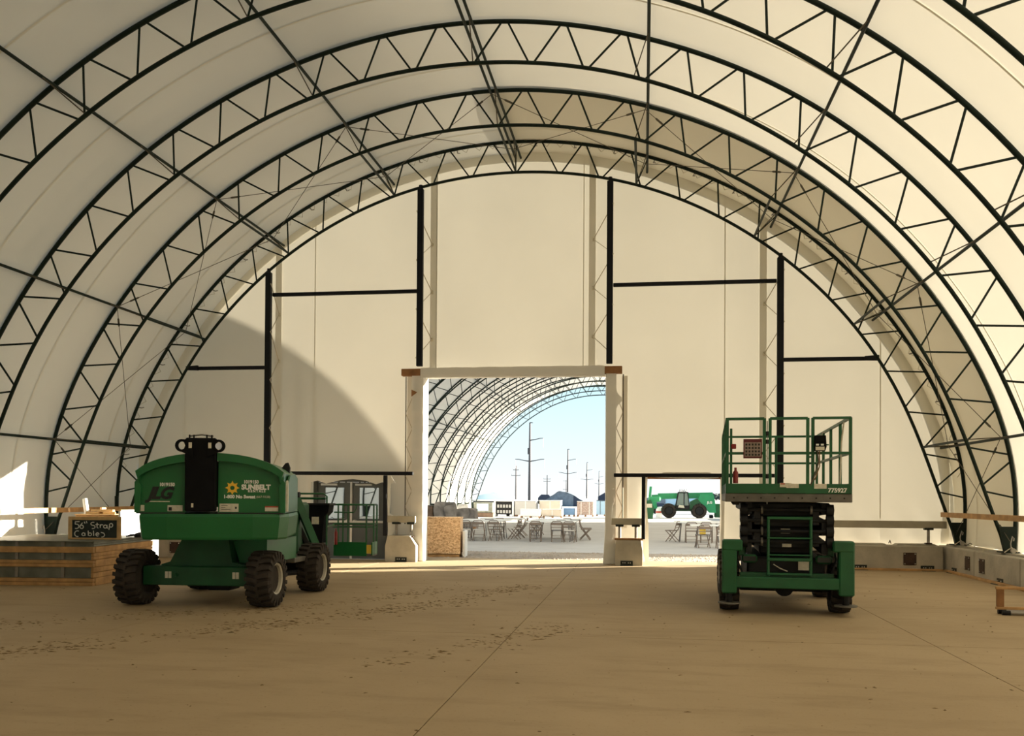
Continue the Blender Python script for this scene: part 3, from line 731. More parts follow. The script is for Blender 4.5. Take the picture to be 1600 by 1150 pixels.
for i in range(4): MB().tube([(-.07, -.06 + .04 * i, .05), (-.16, -.08 + .05 * i, .045), (-.24, -.08 + .055 * i, .02)], [.022, .02, .014], 6).build('finger', 'machine_dark', gl, True)
tp = thing('grey_tarp', 'rumpled pale tarp heaped over the blocks left of the panel stack', 'tarp', (-9.9, 18.3, 0))
def tarpf(u, v):
    x = -.28 + .52 * v; y = -2.6 + 4.4 * u; z = .66 + .13 * math.sin(PI * (1 - v * .5)) + .035 * math.sin(u * 23 + v * 5) + .02 * math.sin(u * 57)
    return (x, y, z * (1 - .1 * v))
MB().grid(tarpf, 60, 10).build('sheet', 'white_sheet', tp, True, fix=False)
MB().cbox(.1, .24, -2.6, 1.8, 0, .60, .01).build('kerb_board', 'timber_dark', tp)

# ------------------------------------------------------------------ right: open timber frame on the floor
fr = thing('timber_stand', 'open bare timber stand resting on poles at the right edge', 'frame', (8.33, 14.3, 0), D(-4))
for z in (.075, .37): MB().cbox(0, 1.9, 0, .05, z, z + .04, .004).build('long_rail', 'timber', fr)
for x in (0, 1.8): MB().cbox(x + .01, x + .11, .005, .045, .115, .37, .004).build('end_board', 'timber_dark', fr)
for y in (-.06, .10):
    p = thing('scaffold_pole', 'pale metal pole ' + ('in front of' if y < 0 else 'under') + ' the open timber stand', 'pole', (8.45, 14.3 + y, 0), D(-4), 'metal poles under the timber stand')
    MB().tube([(0, 0, .035), (2.2, 0, .035)], .030, 10).build('tube', 'galv', p, True); MB().tube([(-.06, 0, .035), (.05, 0, .035)], .035, 10).build('coupler', 'machine_dark', p, True)

# ------------------------------------------------------------------ loose dirt on the floor
def dirt():
    r = random.Random(21); mb = MB()
    def clod(x, y, s, el, a):
        vs = []
        for i in range(6):
            t = i * PI / 3; k = s * r.uniform(.7, 1.2); dx, dy = k * el * math.cos(t), k * math.sin(t)
            vs.append((x + dx * math.cos(a) - dy * math.sin(a), y + dx * math.sin(a) + dy * math.cos(a), .0))
        vs.append((x, y, s * r.uniform(.3, .7)))
        mb.add(vs, [(i, (i + 1) % 6, 6) for i in range(6)])
    tracks = [[(-4.6, 7.4), (-3.9, 8.4), (-2.6, 10.0), (-1.2, 12.0), (0.0, 13.9), (.6, 15.6), (1.0, 17)], [(-5.2, 10.2), (-4.4, 11.2), (-3.4, 12.3)],
              [(-3.2, 12.1), (-2.2, 12.7), (-1.2, 14.6), (-.2, 16.3)], [(.6, 9.0), (1.6, 10.6), (2.2, 12)]]
    for ti, tr in enumerate(tracks):
        for a, b in zip(tr, tr[1:]):
            L = math.hypot(b[0] - a[0], b[1] - a[1])
            for _ in range(int(L * (170 if ti == 0 else 100))):
                u = r.random(); w_ = r.gauss(0, .22)
                if r.random() < .35 + .35 * math.sin((a[0] + (b[0] - a[0]) * u) * 4.3 + ti): continue
                clod(a[0] + (b[0] - a[0]) * u + w_, a[1] + (b[1] - a[1]) * u + r.gauss(0, .25), r.choice((.005, .007, .010, .016)), r.uniform(1, 4), r.uniform(-.2, .6))
    for _ in range(900):
        clod(r.uniform(-9, 9), r.uniform(5, 22), r.choice((.004, .006, .008, .014)), r.uniform(1, 2.5), r.uniform(0, 3))
    tag(mb.build('dirt_crumbs', 'dirt', None, fix=False), 'dark dirt crumbs and tyre-track clods scattered over the slab', 'dirt', kind='stuff')
dirt()
# ------------------------------------------------------------------ wheels
def tyre_mesh(r, w, lugs=20, name='tyre'):
    mb = MB(); h = w / 2; rb = r - .045
    mb.lathe([(-h * .62, r * .52), (-h * .98, r * .60), (-h, r * .76), (-h * .86, rb - .012), (-h * .6, rb), (0, rb + .008), (h * .6, rb), (h * .86, rb - .012), (h, r * .76), (h * .98, r * .60), (h * .62, r * .52)], (0, 0, 0), 'x', 40)
    for i in range(lugs):
        for s in (-1, 1):
            t0 = 2 * PI * (i + (0 if s < 0 else .5)) / lugs; dt = 2 * PI / lugs
            def P(x, t, rr): return (x, rr * math.cos(t), rr * math.sin(t))
            # chevron block: from the centre out to the shoulder, swept back and over the edge
            ring = []
            for x, off, rr in ((s * -.04 * w, .30, r), (s * h * .52, .08, r), (s * h * .98, -.02, r - .012), (s * h * 1.03, -.02, r * .82)):
                ring.append((P(x, t0 + dt * off, rr), P(x, t0 + dt * (off + .50), rr), P(x, t0 + dt * (off + .50), rr - .055), P(x, t0 + dt * off, rr - .055)))
            vs = [p for q in ring for p in q]; fs = [(0, 1, 2, 3), (15, 14, 13, 12)]
            for k in range(3):
                for j in range(4): fs.append((k * 4 + j, k * 4 + (j + 1) % 4, k * 4 + 4 + (j + 1) % 4, k * 4 + 4 + j))
            mb.add(vs, fs)
    return mb.mesh(name, 'rubber', True)
def rim_mesh(r, w, s):
    h = w / 2; mb = MB()
    mb.lathe([(s * h * .10, r * .10), (s * h * .12, r * .34), (s * h * .30, r * .46), (s * h * .84, r * .50), (s * h * .92, r * .555), (s * h * .84, r * .56), (s * h * .0, r * .54)], (0, 0, 0), 'x', 28)
    return mb.mesh('rim', 'rim', True)
def hub_mesh(r, w, s):
    h = w / 2; mb = MB(); mb.lathe([(s * h * .08, r * .20), (s * h * .55, r * .18), (s * h * .60, r * .10)], (0, 0, 0), 'x', 16)
    for k in range(8):
        a = 2 * PI * k / 8; mb.lathe([(s * h * .1, .016), (s * h * .42, .016)], (0, r * .28 * math.cos(a), r * .28 * math.sin(a)), 'x', 6)
    return mb.mesh('hub', 'machine_dark', True)
def wheels(root, r, w, spots, lugs=20):
    tm = tyre_mesh(r, w, lugs); rm = {s: rim_mesh(r, w, s) for s in (-1, 1)}; hm = {s: hub_mesh(r, w, s) for s in (-1, 1)}
    for x, y, st in spots:
        s = 1 if x > 0 else -1
        t = put('wheel', tm, root, (x, y, r), st); t.rotation_euler = (random.uniform(0, 1), 0, st)
        put('rim', rm[s], t); put('hub', hm[s], t)

# ------------------------------------------------------------------ boom lift
bl = thing('boom_lift', 'green articulated boom lift with rounded hood, seen from the rear', 'boom lift', (-3.50, 14.2, 0), D(2))
TA = D(14)
wheels(bl, .425, .37, [(-1.0, -1.12, 0), (1.04, -1.12, 0), (-1.0, 1.14, 0), (1.02, 1.14, 0)], 22)
# chassis
ch = MB().prism([(-.42, .30), (.72, .30), (.72, .62), (.50, .66), (.44, 1.0), (-.30, 1.0), (-.48, .66), (-.62, .62), (-.62, .34)], -1.12, -.55)
ch.box(-.45, .55, -.55, 1.2, .38, .80); ch.build('chassis', 'green_dark', bl)
MB().prism([(.44, .98), (.55, .64), (.98, .64), (.98, 1.0)], -.95, .35).build('chassis_side', 'green', bl)
ax = MB().cbox(-.86, .90, -1.24, -1.0, .31, .60, .015).build('rear_axle', 'green_dark', bl)
for x in (-.50, .56):
    for k in (0, 1): decal('reflector', x + k * .055, x + .045 + k * .055, .42, .52, -1.242, 'label', ax)
MB().lathe([(-1.29, .03), (-1.24, .035)], (-.33, 0, .47), 'y', 10).build('pin', 'green_dark', bl)
MB().cbox(-.86, .90, 1.02, 1.26, .34, .56, .015).build('front_axle', 'machine_dark', bl)
MB().cbox(.05, .42, -1.0, -.6, .22, .31, .02).build('drive_gearbox', 'machine_dark', bl)
MB().tube([(.60, .2, .36), (.95, 1.0, .36)], .045, 8).build('tie_rod', 'machine_dark', bl, True)
MB().cbox(.40, 1.0, .25, 1.35, .56, .64, .01).build('deck_plate', 'deck_grey', bl)
MB().lathe([(.95, .55), (1.04, .55)], (0, 0, 0), 'z', 24).build('slew_ring', 'machine_dark', bl, True)
# turntable: skirt and hood
def skirt_ring(z, g):
    return [(-1.08 - g, -1.45, z), (-.98 - g, -1.80 - g, z), (-.6, -1.86 - g, z), (.6, -1.86 - g, z), (.98 + g, -1.80 - g, z), (1.08 + g, -1.45, z), (1.06 + g, .1, z), (.75, .45, z), (-.75, .45, z), (-1.06 - g, .1, z)]
def skirt():
    mb = MB(); rs = [skirt_ring(1.03, -.045), skirt_ring(1.06, -.03), skirt_ring(1.36, 0), skirt_ring(1.405, -.015)]; n = 10
    vs = [p for r in rs for p in r]; fs = [tuple(range(n))[::-1], tuple(range(3 * n, 4 * n))]
    for k in range(3):
        for j in range(n): fs.append((k * n + j, k * n + (j + 1) % n, (k + 1) * n + (j + 1) % n, (k + 1) * n + j))
    mb.add(vs, fs); return mb.build('counterweight', 'green', bl, rz=TA)
sk = skirt()
BX = -.13                                        # boom centre line across the turntable
def arch_z(x): return 1.90 + .375 * math.sqrt(max(0, 1 - (x / 1.06) ** 2))
def hood_part(x0, x1, drop=0.0, xo=0.0):
    xs_ = linsp(x0, x1, 14); top = [(x, arch_z(x) - drop) for x in xs_]
    return top
def hood(s):
    xa = BX + .225 if s > 0 else BX - .225; xb = s * 1.02
    pts = [(xa, 1.42)] + [(xa + (xb - xa) * i / 14, arch_z(xa + (xb - xa) * i / 14)) for i in range(15)] + [(s * 1.045, 1.62), (s * 1.05, 1.42)]
    h = MB().prism(pts, -1.74, .10).build('hood', 'green', bl, True, rz=TA)
    # raised lip that follows the top edge and runs down the outer corner
    li = []
    for i in range(15):
        x = xa + (s * 1.035 - xa) * i / 14; li.append((x, arch_z(min(1.02, abs(x)) * (1 if x > 0 else -1)) + .014))
    li2 = [(x - s * (.05 if i == 14 else 0), z - (.115 if i < 14 else .16)) for i, (x, z) in enumerate(li)]
    MB().prism(li + li2[::-1], -1.86, -1.72).build('hood_lip', 'green', h, True)
    MB().prism([(s * .985, 1.42), (s * 1.055, 1.42), (s * 1.055, 1.86), (s * 1.01, 1.92), (s * .965, 1.80)], -1.80, -1.735).build('corner_post', 'green', h)
    MB().box(min(xa, s * 1.03), max(xa, s * 1.03), -1.80, -1.742, 1.405, 1.424).build('hood_gap_shade', 'black_ink', h)  # black strip stands in for the shade in the gap under the hood
    if s > 0:      # inspection cover on the visible flank
        MB().prism([(-1.55, 1.46), (-.15, 1.46), (-.15, 1.95), (-.6, 2.02), (-1.30, 1.98), (-1.55, 1.85)], 1.05, 1.075, 'x').build('side_cover', 'green', h)
        MB().prism([(-1.70, 1.44), (-1.58, 1.44), (-1.58, 1.84), (-1.64, 1.90), (-1.70, 1.80)], 1.05, 1.08, 'x').build('side_trim', 'label', h)
    return h
hl, hr = hood(-1), hood(1)
YF = -1.745
# decals on the hood
text('lettering', 'JLG', .235, 'black_ink', hl, (-.72, YF - .004, 1.695), shear=.35, offset=.010, spacing=.9)
text('lettering', '1019150', .068, 'white_ink', hl, (-.62, YF - .004, 1.825), offset=.003, sx=.9)
decal('decal_strip', -.86, -.58, 1.575, 1.588, YF, 'label', hl)
decal('warning_label', -1.02, -.93, 1.44, 1.53, YF, 'label', hl); wl = decal('warning_label', -.61, -.40, 1.44, 1.53, YF, 'label', hl)
decal('label_picture', -.595, -.55, 1.45, 1.50, YF - .003, 'black_ink', wl)
text('lettering', 'SUNBELT', .100, 'white_ink', hr, (.63, YF - .004, 1.795), offset=.0052)
text('lettering', 'RENTALS', .048, 'white_ink', hr, (.64, YF - .004, 1.738), spacing=1.35, offset=.002)
text('lettering', '1-800 No Sweat', .068, 'white_ink', hr, (.395, YF - .004, 1.655), offset=.003)
text('lettering', '(667-9328)', .045, 'label', hr, (.735, YF - .004, 1.655))
text('lettering', '1019150', .068, 'white_ink', hr, (.56, YF - .004, 1.872), offset=.003, sx=.9)
def sun_logo():
    mb = MB(); n = 8; pts = []; R_ = .105
    for k in range(n):
        a = 2 * PI * k / n
        pts += [(R_ * math.cos(a), R_ * math.sin(a)), (R_ * .70 * math.cos(a + .18), R_ * .70 * math.sin(a + .18)), (R_ * .64 * math.cos(a + .5), R_ * .64 * math.sin(a + .5))]
    m = len(pts); inner = [(R_ * .30 * math.cos(2 * PI * i / m), R_ * .30 * math.sin(2 * PI * i / m)) for i in range(m)]
    vs = [(x, 0, z) for x, z in pts] + [(x, 0, z) for x, z in inner]
    mb.add(vs, [(i, (i + 1) % m, m + (i + 1) % m, m + i) for i in range(m)])
    mb.build('sun_emblem', 'yellow_ink', hr, loc=(.295, YF - .005, 1.785), fix=False)
sun_logo()
sp = decal('data_label', .115, .385, 1.435, 1.555, YF, 'label', hr)
for i, (a, b) in enumerate(((.14, .23), (.14, .20), (.14, .27))): decal('print_line', a, b, 1.525 - i * .03, 1.533 - i * .03, YF - .003, 'black_ink', sp)
decal('print_line', .335, .36, 1.48, 1.51, YF - .003, 'black_ink', sp)
sp = decal('warning_label', .76, .95, 1.445, 1.52, YF, 'label', hr); decal('warning_band', .76, .95, 1.502, 1.52, YF - .003, 'label_red', sp)
# boom end between the hoods
bm_ = MB().cbox(BX - .215, BX + .215, -1.90, -1.76, 1.44, 2.50, .02).cbox(BX - .19, BX + .19, -1.76, 1.2, 1.5, 2.18, .02)
boom = bm_.build('boom', 'black_paint', bl, rz=TA)
def ears():
    for s in (-1, 1):
        mb = MB(); n = 20; cx, cz = BX + s * .255, 2.385; ro, ri = .092, .050
        out = []; 
        for k in range(n):
            a = 2 * PI * k / n; x, z = ro * math.cos(a), ro * math.sin(a)
            out.append((cx + (x if s * x > 0 else x * .9), cz + z))
        inn = [(cx + ri * math.cos(2 * PI * k / n), cz + ri * 1.15 * math.sin(2 * PI * k / n)) for k in range(n)]
        vs = [(x, -1.93, z) for x, z in out] + [(x, -1.93, z) for x, z in inn] + [(x, -1.89, z) for x, z in out] + [(x, -1.89, z) for x, z in inn]
        fs = []
        for k in range(n):
            j = (k + 1) % n
            fs += [(k, j, n + j, n + k), (2 * n + k, 3 * n + k, 3 * n + j, 2 * n + j), (k, 2 * n + k, 2 * n + j, j), (n + k, n + j, 3 * n + j, 3 * n + k)]
        mb.add(vs, fs)
        mb.prism([(BX + s * .10, 2.47), (cx, 2.475), (cx - s * .03, 2.44), (cx - s * .05, 2.385), (cx - s * .03, 2.33), (cx, 2.295), (BX + s * .10, 2.22)][::1 if s > 0 else -1], -1.93, -1.89)
        e = mb.build('tail_ear', 'black_paint', boom)
        if s > 0: MB().lathe([(-1.915, .048), (-1.905, .048)], (cx, 0, cz), 'y', 18).build('lamp_lens', 'lens', e)
        decal('reflector', BX + s * .135 - .022, BX + s * .135 + .022, 2.35, 2.43, -1.931, 'label', boom)
ears()
for x in (-.16, -.10, .08, .15): MB().tube([(BX + x, -1.86, 2.49), (BX + x, -1.86, 2.545)], .012, 6).build('stud', 'machine_dark', boom)
MB().tube([(BX - .16, -1.80, 2.53), (BX, -1.80, 2.55), (BX + .16, -1.80, 2.53)], .014, 6).build('cable_guard', 'galv', boom)
decal('maker_mark', BX - .12, BX - .09, 1.50, 1.56, -1.902, 'label', boom)
# muffler cap and side linkage
MB().prism([(.80, 1.96), (.90, 1.93), (.985, 1.98), (.995, 2.12), (.965, 2.20), (.925, 2.19), (.86, 2.10)], -.62, -.50).build('muffler_cap', 'machine_dark', bl, True, rz=TA)
lk = MB().bar((.55, 1.45, 1.70), (.92, 1.75, .62), .10, .13).build('lower_link', 'green_frame', bl)
MB().bar((.42, 1.35, 1.60), (.72, 1.9, .60), .06, .10).build('lift_cylinder', 'machine_dark', bl)
MB().bar((.38, 1.55, 1.08), (.62, 1.7, .56), .09, .12).build('jib_link', 'green_frame', bl)
MB().cbox(.1, .62, 1.4, 2.1, .55, 1.55, .05).build('tower', 'green_dark', bl)
MB().lathe([(-.10, .05), (.10, .05)], (.55, 1.45, 1.69), 'x', 14).build('link_pin', 'machine_dark', bl, True)
MB().tube([(.62, 1.75, .62), (.70, 1.6, .78), (.82, 1.5, .80), (.92, 1.55, .66)], .012, 6).build('hose', 'label', bl, True)
MB().tube([(.45, 1.7, 1.0), (.60, 1.5, .82), (.56, 1.5, .70)], .012, 6).build('hose', 'machine_dark', bl, True)
# platform console and basket
cs = MB().prism([(.40, 1.50), (.88, 1.50), (.86, 1.36), (.78, 1.28), (.74, .78), (.50, .70), (.42, 1.25)], 2.45, 2.75).build('platform_console', 'black_paint', bl)
MB().cbox(.38, .90, 2.40, 2.80, 1.49, 1.53, .01).build('console_lid', 'machine_dark', cs); decal('console_label', .54, .68, 1.13, 1.27, 2.45, 'label', cs)
def basket():
    b = MB().cbox(.80, 1.58, 3.02, 3.36, .50, .54, .006).build('basket_floor', 'deck_grey', bl)
    MB().prism([(.80, .50), (1.46, .50), (1.46, .77), (.80, .77)], 3.0, 3.03).build('toe_board', 'green', b)
    MB().prism([(3.0, .52), (3.38, .52), (3.38, .77), (3.0, .77)], 1.555, 1.58, 'x').build('toe_board', 'green', b)
    decal('hazard_label', 1.46, 1.56, .55, .72, 3.01, 'yellow', b)
    r = .017
    zt = 1.50
    for z in (zt, 1.12, 1.06): MB().tube([(.78, 3.02, z), (1.45, 3.02, z), (1.57, 3.12, z), (1.57, 3.36, z), (.78, 3.36, z)], r if z != 1.06 else .011, 8).build('guard_rail', 'green_frame', b, True)
    for x, y in ((.98, 3.02), (1.45, 3.02), (1.57, 3.12), (1.57, 3.36), (.98, 3.36), (.78, 3.36)): MB().tube([(x, y, .52), (x, y, zt)], r, 8).build('guard_post', 'green_frame', b, True)
    MB().tube([(.80, 3.02, 1.35), (1.20, 3.02, 1.35), (1.24, 3.02, 1.42), (1.24, 3.02, 1.5)], .013, 8).build('mid_bar', 'green_frame', b, True)
    MB().tube([(-.12, 2.55, 1.40), (-.12, 2.55, 1.66), (-.08, 2.55, 1.71), (.74, 2.55, 1.71), (.80, 2.55, 1.66), (.80, 2.55, .62)], .018, 8).build('entry_hoop', 'green_frame', b, True)
    MB().tube([(-.08, 2.60, 1.62), (.76, 2.60, 1.62)], .022, 8).build('entry_bar', 'green_frame', b, True)
    MB().tube([(.10, 2.62, 1.45), (.80, 2.62, 1.45), (.80, 3.02, 1.5)], .016, 8).build('entry_bar', 'green_frame', b, True)
    MB().tube([(.80, 2.55, 1.08), (.80, 3.02, 1.10)], .016, 8).build('entry_bar', 'green_frame', b, True)
    e = MB().lathe([(0, .03), (.02, .034), (.24, .034), (.27, .015), (.31, .015)], (.86, 2.95, .72), 'z', 12).build('extinguisher', 'red', b, True)
basket()

# ------------------------------------------------------------------ scissor lift
sc = thing('scissor_lift', 'green rough-terrain scissor lift with folded arms and railed platform', 'scissor lift', (5.36, 15.15, 0), D(-4))
wheels(sc, .40, .28, [(-.80, -1.02, 0), (.78, -1.02, 0), (-.80, 1.15, D(3)), (.78, 1.15, 0)], 18)
MB().cbox(-.55, .55, -1.30, 1.5, .34, .82, .03).build('chassis', 'machine_dark', sc)
MB().box(-.58, .58, -1.36, -1.31, .36, .60).build('rear_plate', 'black_paint', sc)
bp_ = MB().cbox(-.72, .74, -1.60, -1.48, .385, .545, .012).build('rear_bumper', 'green_frame', sc)
MB().cbox(-.66, .66, -1.47, -1.36, .50, .60, .01).build('rear_ledge', 'green_dark', sc)
MB().cbox(-.66, .66, -.90, -.75, .28, .50, .03).build('axle', 'machine_dark', sc)
MB().lathe([(-.20, .14), (.20, .14)], (0, -.85, .36), 'y', 14).build('differential', 'machine_dark', sc, True)
for s in (-1, 1):
    x = s * .81; a, b = x - .105, x + .105
    p = MB().cbox(a, b, -1.62, -1.38, .30, 1.0, .02).build('outrigger', 'green_frame', sc)
    MB().cbox(min(a, a - s * .0) - (.0 if s < 0 else .08), b + (.08 if s < 0 else .0), -1.63, -1.37, .92, 1.08, .02).build('outrigger_cap', 'green_frame', p)
    MB().tube([(x, -1.5, .17), (x, -1.5, .32)], .05, 10).build('outrigger_ram', 'machine_dark', p, True)
    MB().lathe([(.145, .16), (.165, .16)], (x, -1.5, 0), 'z', 18).build('outrigger_foot', 'deck_grey', p, True)
    MB().cbox(s * .52 - .11, s * .52 + .11, -1.46, -1.30, .74, .86, .03).build('fork_pocket', 'green_dark', sc)
    MB().box(s * .52 - .09, s * .52 + .09, -1.465, -1.45, .765, .835).build('pocket_shade', 'black_ink', sc)  # solid black plate stands in for the shade inside the pocket
    MB().tube([(s * .62, -1.40, .58), (s * .70, -1.35, .80), (s * .66, -1.3, 1.0)], .016, 6).build('hose', 'machine_dark', sc, True)
    MB().cbox(s * .62 - .05, s * .62 + .05, -1.36, -1.25, .84, 1.0, .01).build('stop_block', 'green_frame', sc)
    MB().cbox(s * .68 - .04, s * .68 + .04, -1.30, -1.1, .75, 1.02, .01).build('valve_block', 'deck_grey', sc)
# ladder
ld = MB().tube([(-.26, -1.52, .56), (-.26, -1.52, 1.40)], .022, 8).build('ladder_rail', 'green_frame', sc, True)
MB().tube([(.33, -1.52, .56), (.33, -1.52, 1.40)], .022, 8).build('ladder_rail', 'green_frame', sc, True)
for z, h in ((1.40, .04), (1.11, .025), (.865, .02), (.80, .045), (.59, .03)): MB().cbox(-.28, .35, -1.55, -1.49, z - h / 2, z + h / 2, .006).build('ladder_rung', 'green_frame', sc)
decal('data_label', .17, .32, .64, .78, -1.365, 'label', sc)
MB().tube([(-.18, -1.38, .72), (-.08, -1.40, .66), (.02, -1.38, .62)], .008, 5).build('wire', 'label', sc)
# folded scissor arms
for k in range(4):
    z = 1.02 + k * .155
    for s in (-1, 1):
        d1 = .055 if k % 2 == 0 else -.055
        MB().bar((s * .53, -1.42, z - d1), (s * .53, 1.42, z + d1), .085, .165).build('scissor_arm', 'machine_dark', sc)
        MB().bar((s * .41, -1.42, z + d1), (s * .41, 1.42, z - d1), .085, .165).build('scissor_arm', 'machine_dark', sc)
        MB().lathe([(-.05, .085), (.05, .085)], (s * .60, -1.42, z + .03), 'x', 18).build('arm_boss', 'machine_dark', sc, True)
        MB().lathe([(-.015, .062), (.015, .062)], (s * .345, -1.40, z + .03), 'x', 18).build('arm_boss', 'deck_grey', sc, True)
    MB().tube([(-.66, -1.42, z + .03), (.66, -1.42, z + .03)], .026, 8).build('cross_tube', 'machine_dark', sc, True)
    MB().cbox(-.36, .36, -1.30, -1.14, z - .06, z + .055, .01).build('inner_plate', 'machine_dark', sc)  # dark plates added to close the bright gaps between the arms
MB().cbox(-.37, .37, -1.16, 1.3, .86, 1.52, .02).build('arm_filler', 'machine_dark', sc)  # dark filler box added to keep light from showing through the arms
for z in (1.21, 1.01): decal('data_label', -.07 + .02 * (z < 1.1), .06 + .02 * (z < 1.1), z - .04, z + .03, -1.302, 'label', sc)
MB().cbox(-.64, .62, -1.30, 1.5, 1.50, 1.62, .02).build('platform_beam', 'machine_dark', sc)
# platform
dk = MB().cbox(-.87, .88, -1.62, 2.55, 1.63, 1.755, .008).build('deck', 'deck_grey', sc)
for i in range(9): MB().lathe([(-1.635, .012), (-1.62, .012)], (-.75 + .19 * i, 0, 1.69), 'y', 6).build('deck_bolt', 'machine_dark', dk)
MB().prism([(-.79, 1.63), (-.66, 1.63), (-.68, 1.585), (-.76, 1.585)], -1.5, -1.3).build('deck_roller', 'machine_dark', dk)
MB().cbox(-.86, .86, -1.635, -1.60, 1.755, 1.895, .004).build('toe_board', 'green_frame', sc)
for s in (-1, 1): MB().box(s * .85 - .012, s * .85 + .012, -1.6, 2.5, 1.755, 1.90).build('toe_board', 'green_frame', sc)
MB().box(-.84, .84, 2.48, 2.5, 1.755, 1.90).build('toe_board', 'green_frame', sc)
def post(x, y, z0=1.75, z1=2.84, r=.022, par=sc, n='rail_post'): return MB().cbox(x - r, x + r, y - r, y + r, z0, z1, .004).build(n, 'green_frame', par)
def hrail(a, b, r=.019, n='guard_rail', m='green_frame'): return MB().bar(a, b, 2 * r, 2 * r).build(n, m, sc)
ZT = 2.835; YR = -1.60
for x in (-.845, -.325, -.245, .275, .345, .855): post(x, YR)
post(-.79, YR + .06, 1.75, 2.70, .018)
for xa, xb in ((-.845, -.325), (-.245, .275), (.345, .855)):
    hrail((xa, YR, ZT), (xb, YR, ZT)); hrail((xa, YR, 2.335), (xb, YR, 2.335))
hrail((.275, YR, 2.335), (.345, YR, 2.335)); hrail((.275, YR, 2.28), (.345, YR, 2.28), .012)
for s in (-1, 1):
    for z in (ZT, 2.335): hrail((s * .85, YR, z), (s * .85, 2.5, z))
    for y in (-.6, .5, 1.5, 2.5): post(s * .85, y)
for z in (ZT, 2.335): hrail((-.85, 2.5, z), (.85, 2.5, z))
post(.12, 2.5, 1.75, ZT)
for z in (2.62, 2.5, 2.0): MB().lathe([(-.03, .03), (.03, .03)], (-.285, YR, z), 'z', 10).build('gate_hinge', 'machine_dark', sc, True)
MB().tube([(-.285, YR - .01, 1.60), (-.285, YR - .01, 2.80)], .008, 6).build('gate_chain', 'galv', sc)
bd = MB().cbox(-.62, -.36, YR - .05, YR - .03, 2.26, 2.54, .004).build('notice_board', 'maroon', sc)
gp = decal('notice_sheet', -.605, -.375, 2.285, 2.49, YR - .051, 'notice', bd)
for i in range(5):
    for j in range(4): decal('notice_picture', -.592 + i * .044, -.565 + i * .044, 2.297 + j * .049, 2.325 + j * .049, YR - .055, 'black_ink', gp)
MB().cbox(-.79, -.72, YR - .03, YR + .03, 2.40, 2.47, .008).build('alarm_box', 'red', sc)
MB().lathe([(1.90, .038), (2.06, .038), (2.09, .018), (2.13, .018)], (-.725, YR + .09, 0), 'z', 12).build('extinguisher', 'red', sc, True)
cbx = MB().prism([(.36, 2.36), (.50, 2.36), (.52, 2.42), (.51, 2.58), (.36, 2.58)], YR - .12, YR - .02).build('control_box', 'black_paint', sc)
MB().tube([(.46, YR - .07, 2.58), (.465, YR - .07, 2.625), (.50, YR - .07, 2.62)], .008, 6).build('joystick', 'galv', cbx, True)
for x in (.375, .44): decal('display', x, x + .04, 2.435, 2.46, YR - .121, 'white_ink', cbx)
decal('control_panel', .37, .49, 2.37, 2.42, YR - .121, 'label', cbx)
MB().tube([(.40, YR - .05, 2.36), (.42, YR - .04, 2.2), (.36, YR - .03, 2.0), (.31, YR - .03, 1.87)], .011, 6).build('control_cable', 'cable', sc, True)
MB().tube([(.43, YR - .05, 2.36), (.45, YR + .1, 2.15), (.38, YR + .1, 1.95)], .008, 6).build('control_cable', 'timber_dark', sc, True)
MB().tube([(.82, -1.2, 2.8), (.80, -1.1, 2.5), (.78, -1.1, 1.9)], .012, 6).build('control_cable', 'label', sc, True)
MB().cbox(.50, .60, YR + .3, YR + .32, 2.46, 2.48, .004).build('latch', 'green_frame', sc)
lb_ = decal('warning_label', -.11, .05, 1.845, 1.905, -1.637, 'label', sc); decal('warning_band', -.10, -.04, 1.885, 1.90, -1.640, 'label_red', lb_)
decal('warning_label', -.02, .15, 1.835, 1.895, -1.639, 'label', sc)
decal('warning_label', .36, .53, 1.825, 1.895, -1.637, 'label', sc)
text('lettering', '775927', .085, 'white_ink', sc, (.675, -1.640, 1.80), offset=.003)
# ------------------------------------------------------------------ plywood crate in the gap
oc_ = thing('osb_crate', 'strand-board crate standing just outside the tall opening', 'crate', (-2.33, 24.95, -.03), D(6))
for x0, x1, y0, y1 in ((-.52, .52, -.40, -.38), (-.52, .52, .38, .40), (-.52, -.50, -.38, .38), (.50, .52, -.38, .38)): MB().box(x0, x1, y0, y1, .12, 1.10).build('side_panel', 'osb', oc_)
MB().box(-.53, .53, -.41, .41, 1.10, 1.12).build('lid', 'osb', oc_)
for y in (-.38, 0, .30): MB().cbox(-.52, .50, y, y + .09, 0, .10, .005).build('skid', 'timber', oc_)
wb_ = MB().cbox(-.04, .04, -.35, .35, 0, .75, .02).build('foam_panel', 'box_white', None, loc=(-1.72, 25.05, -.03), rz=D(6)); tag(wb_, 'white foam panel standing against the strand-board crate', 'panel')

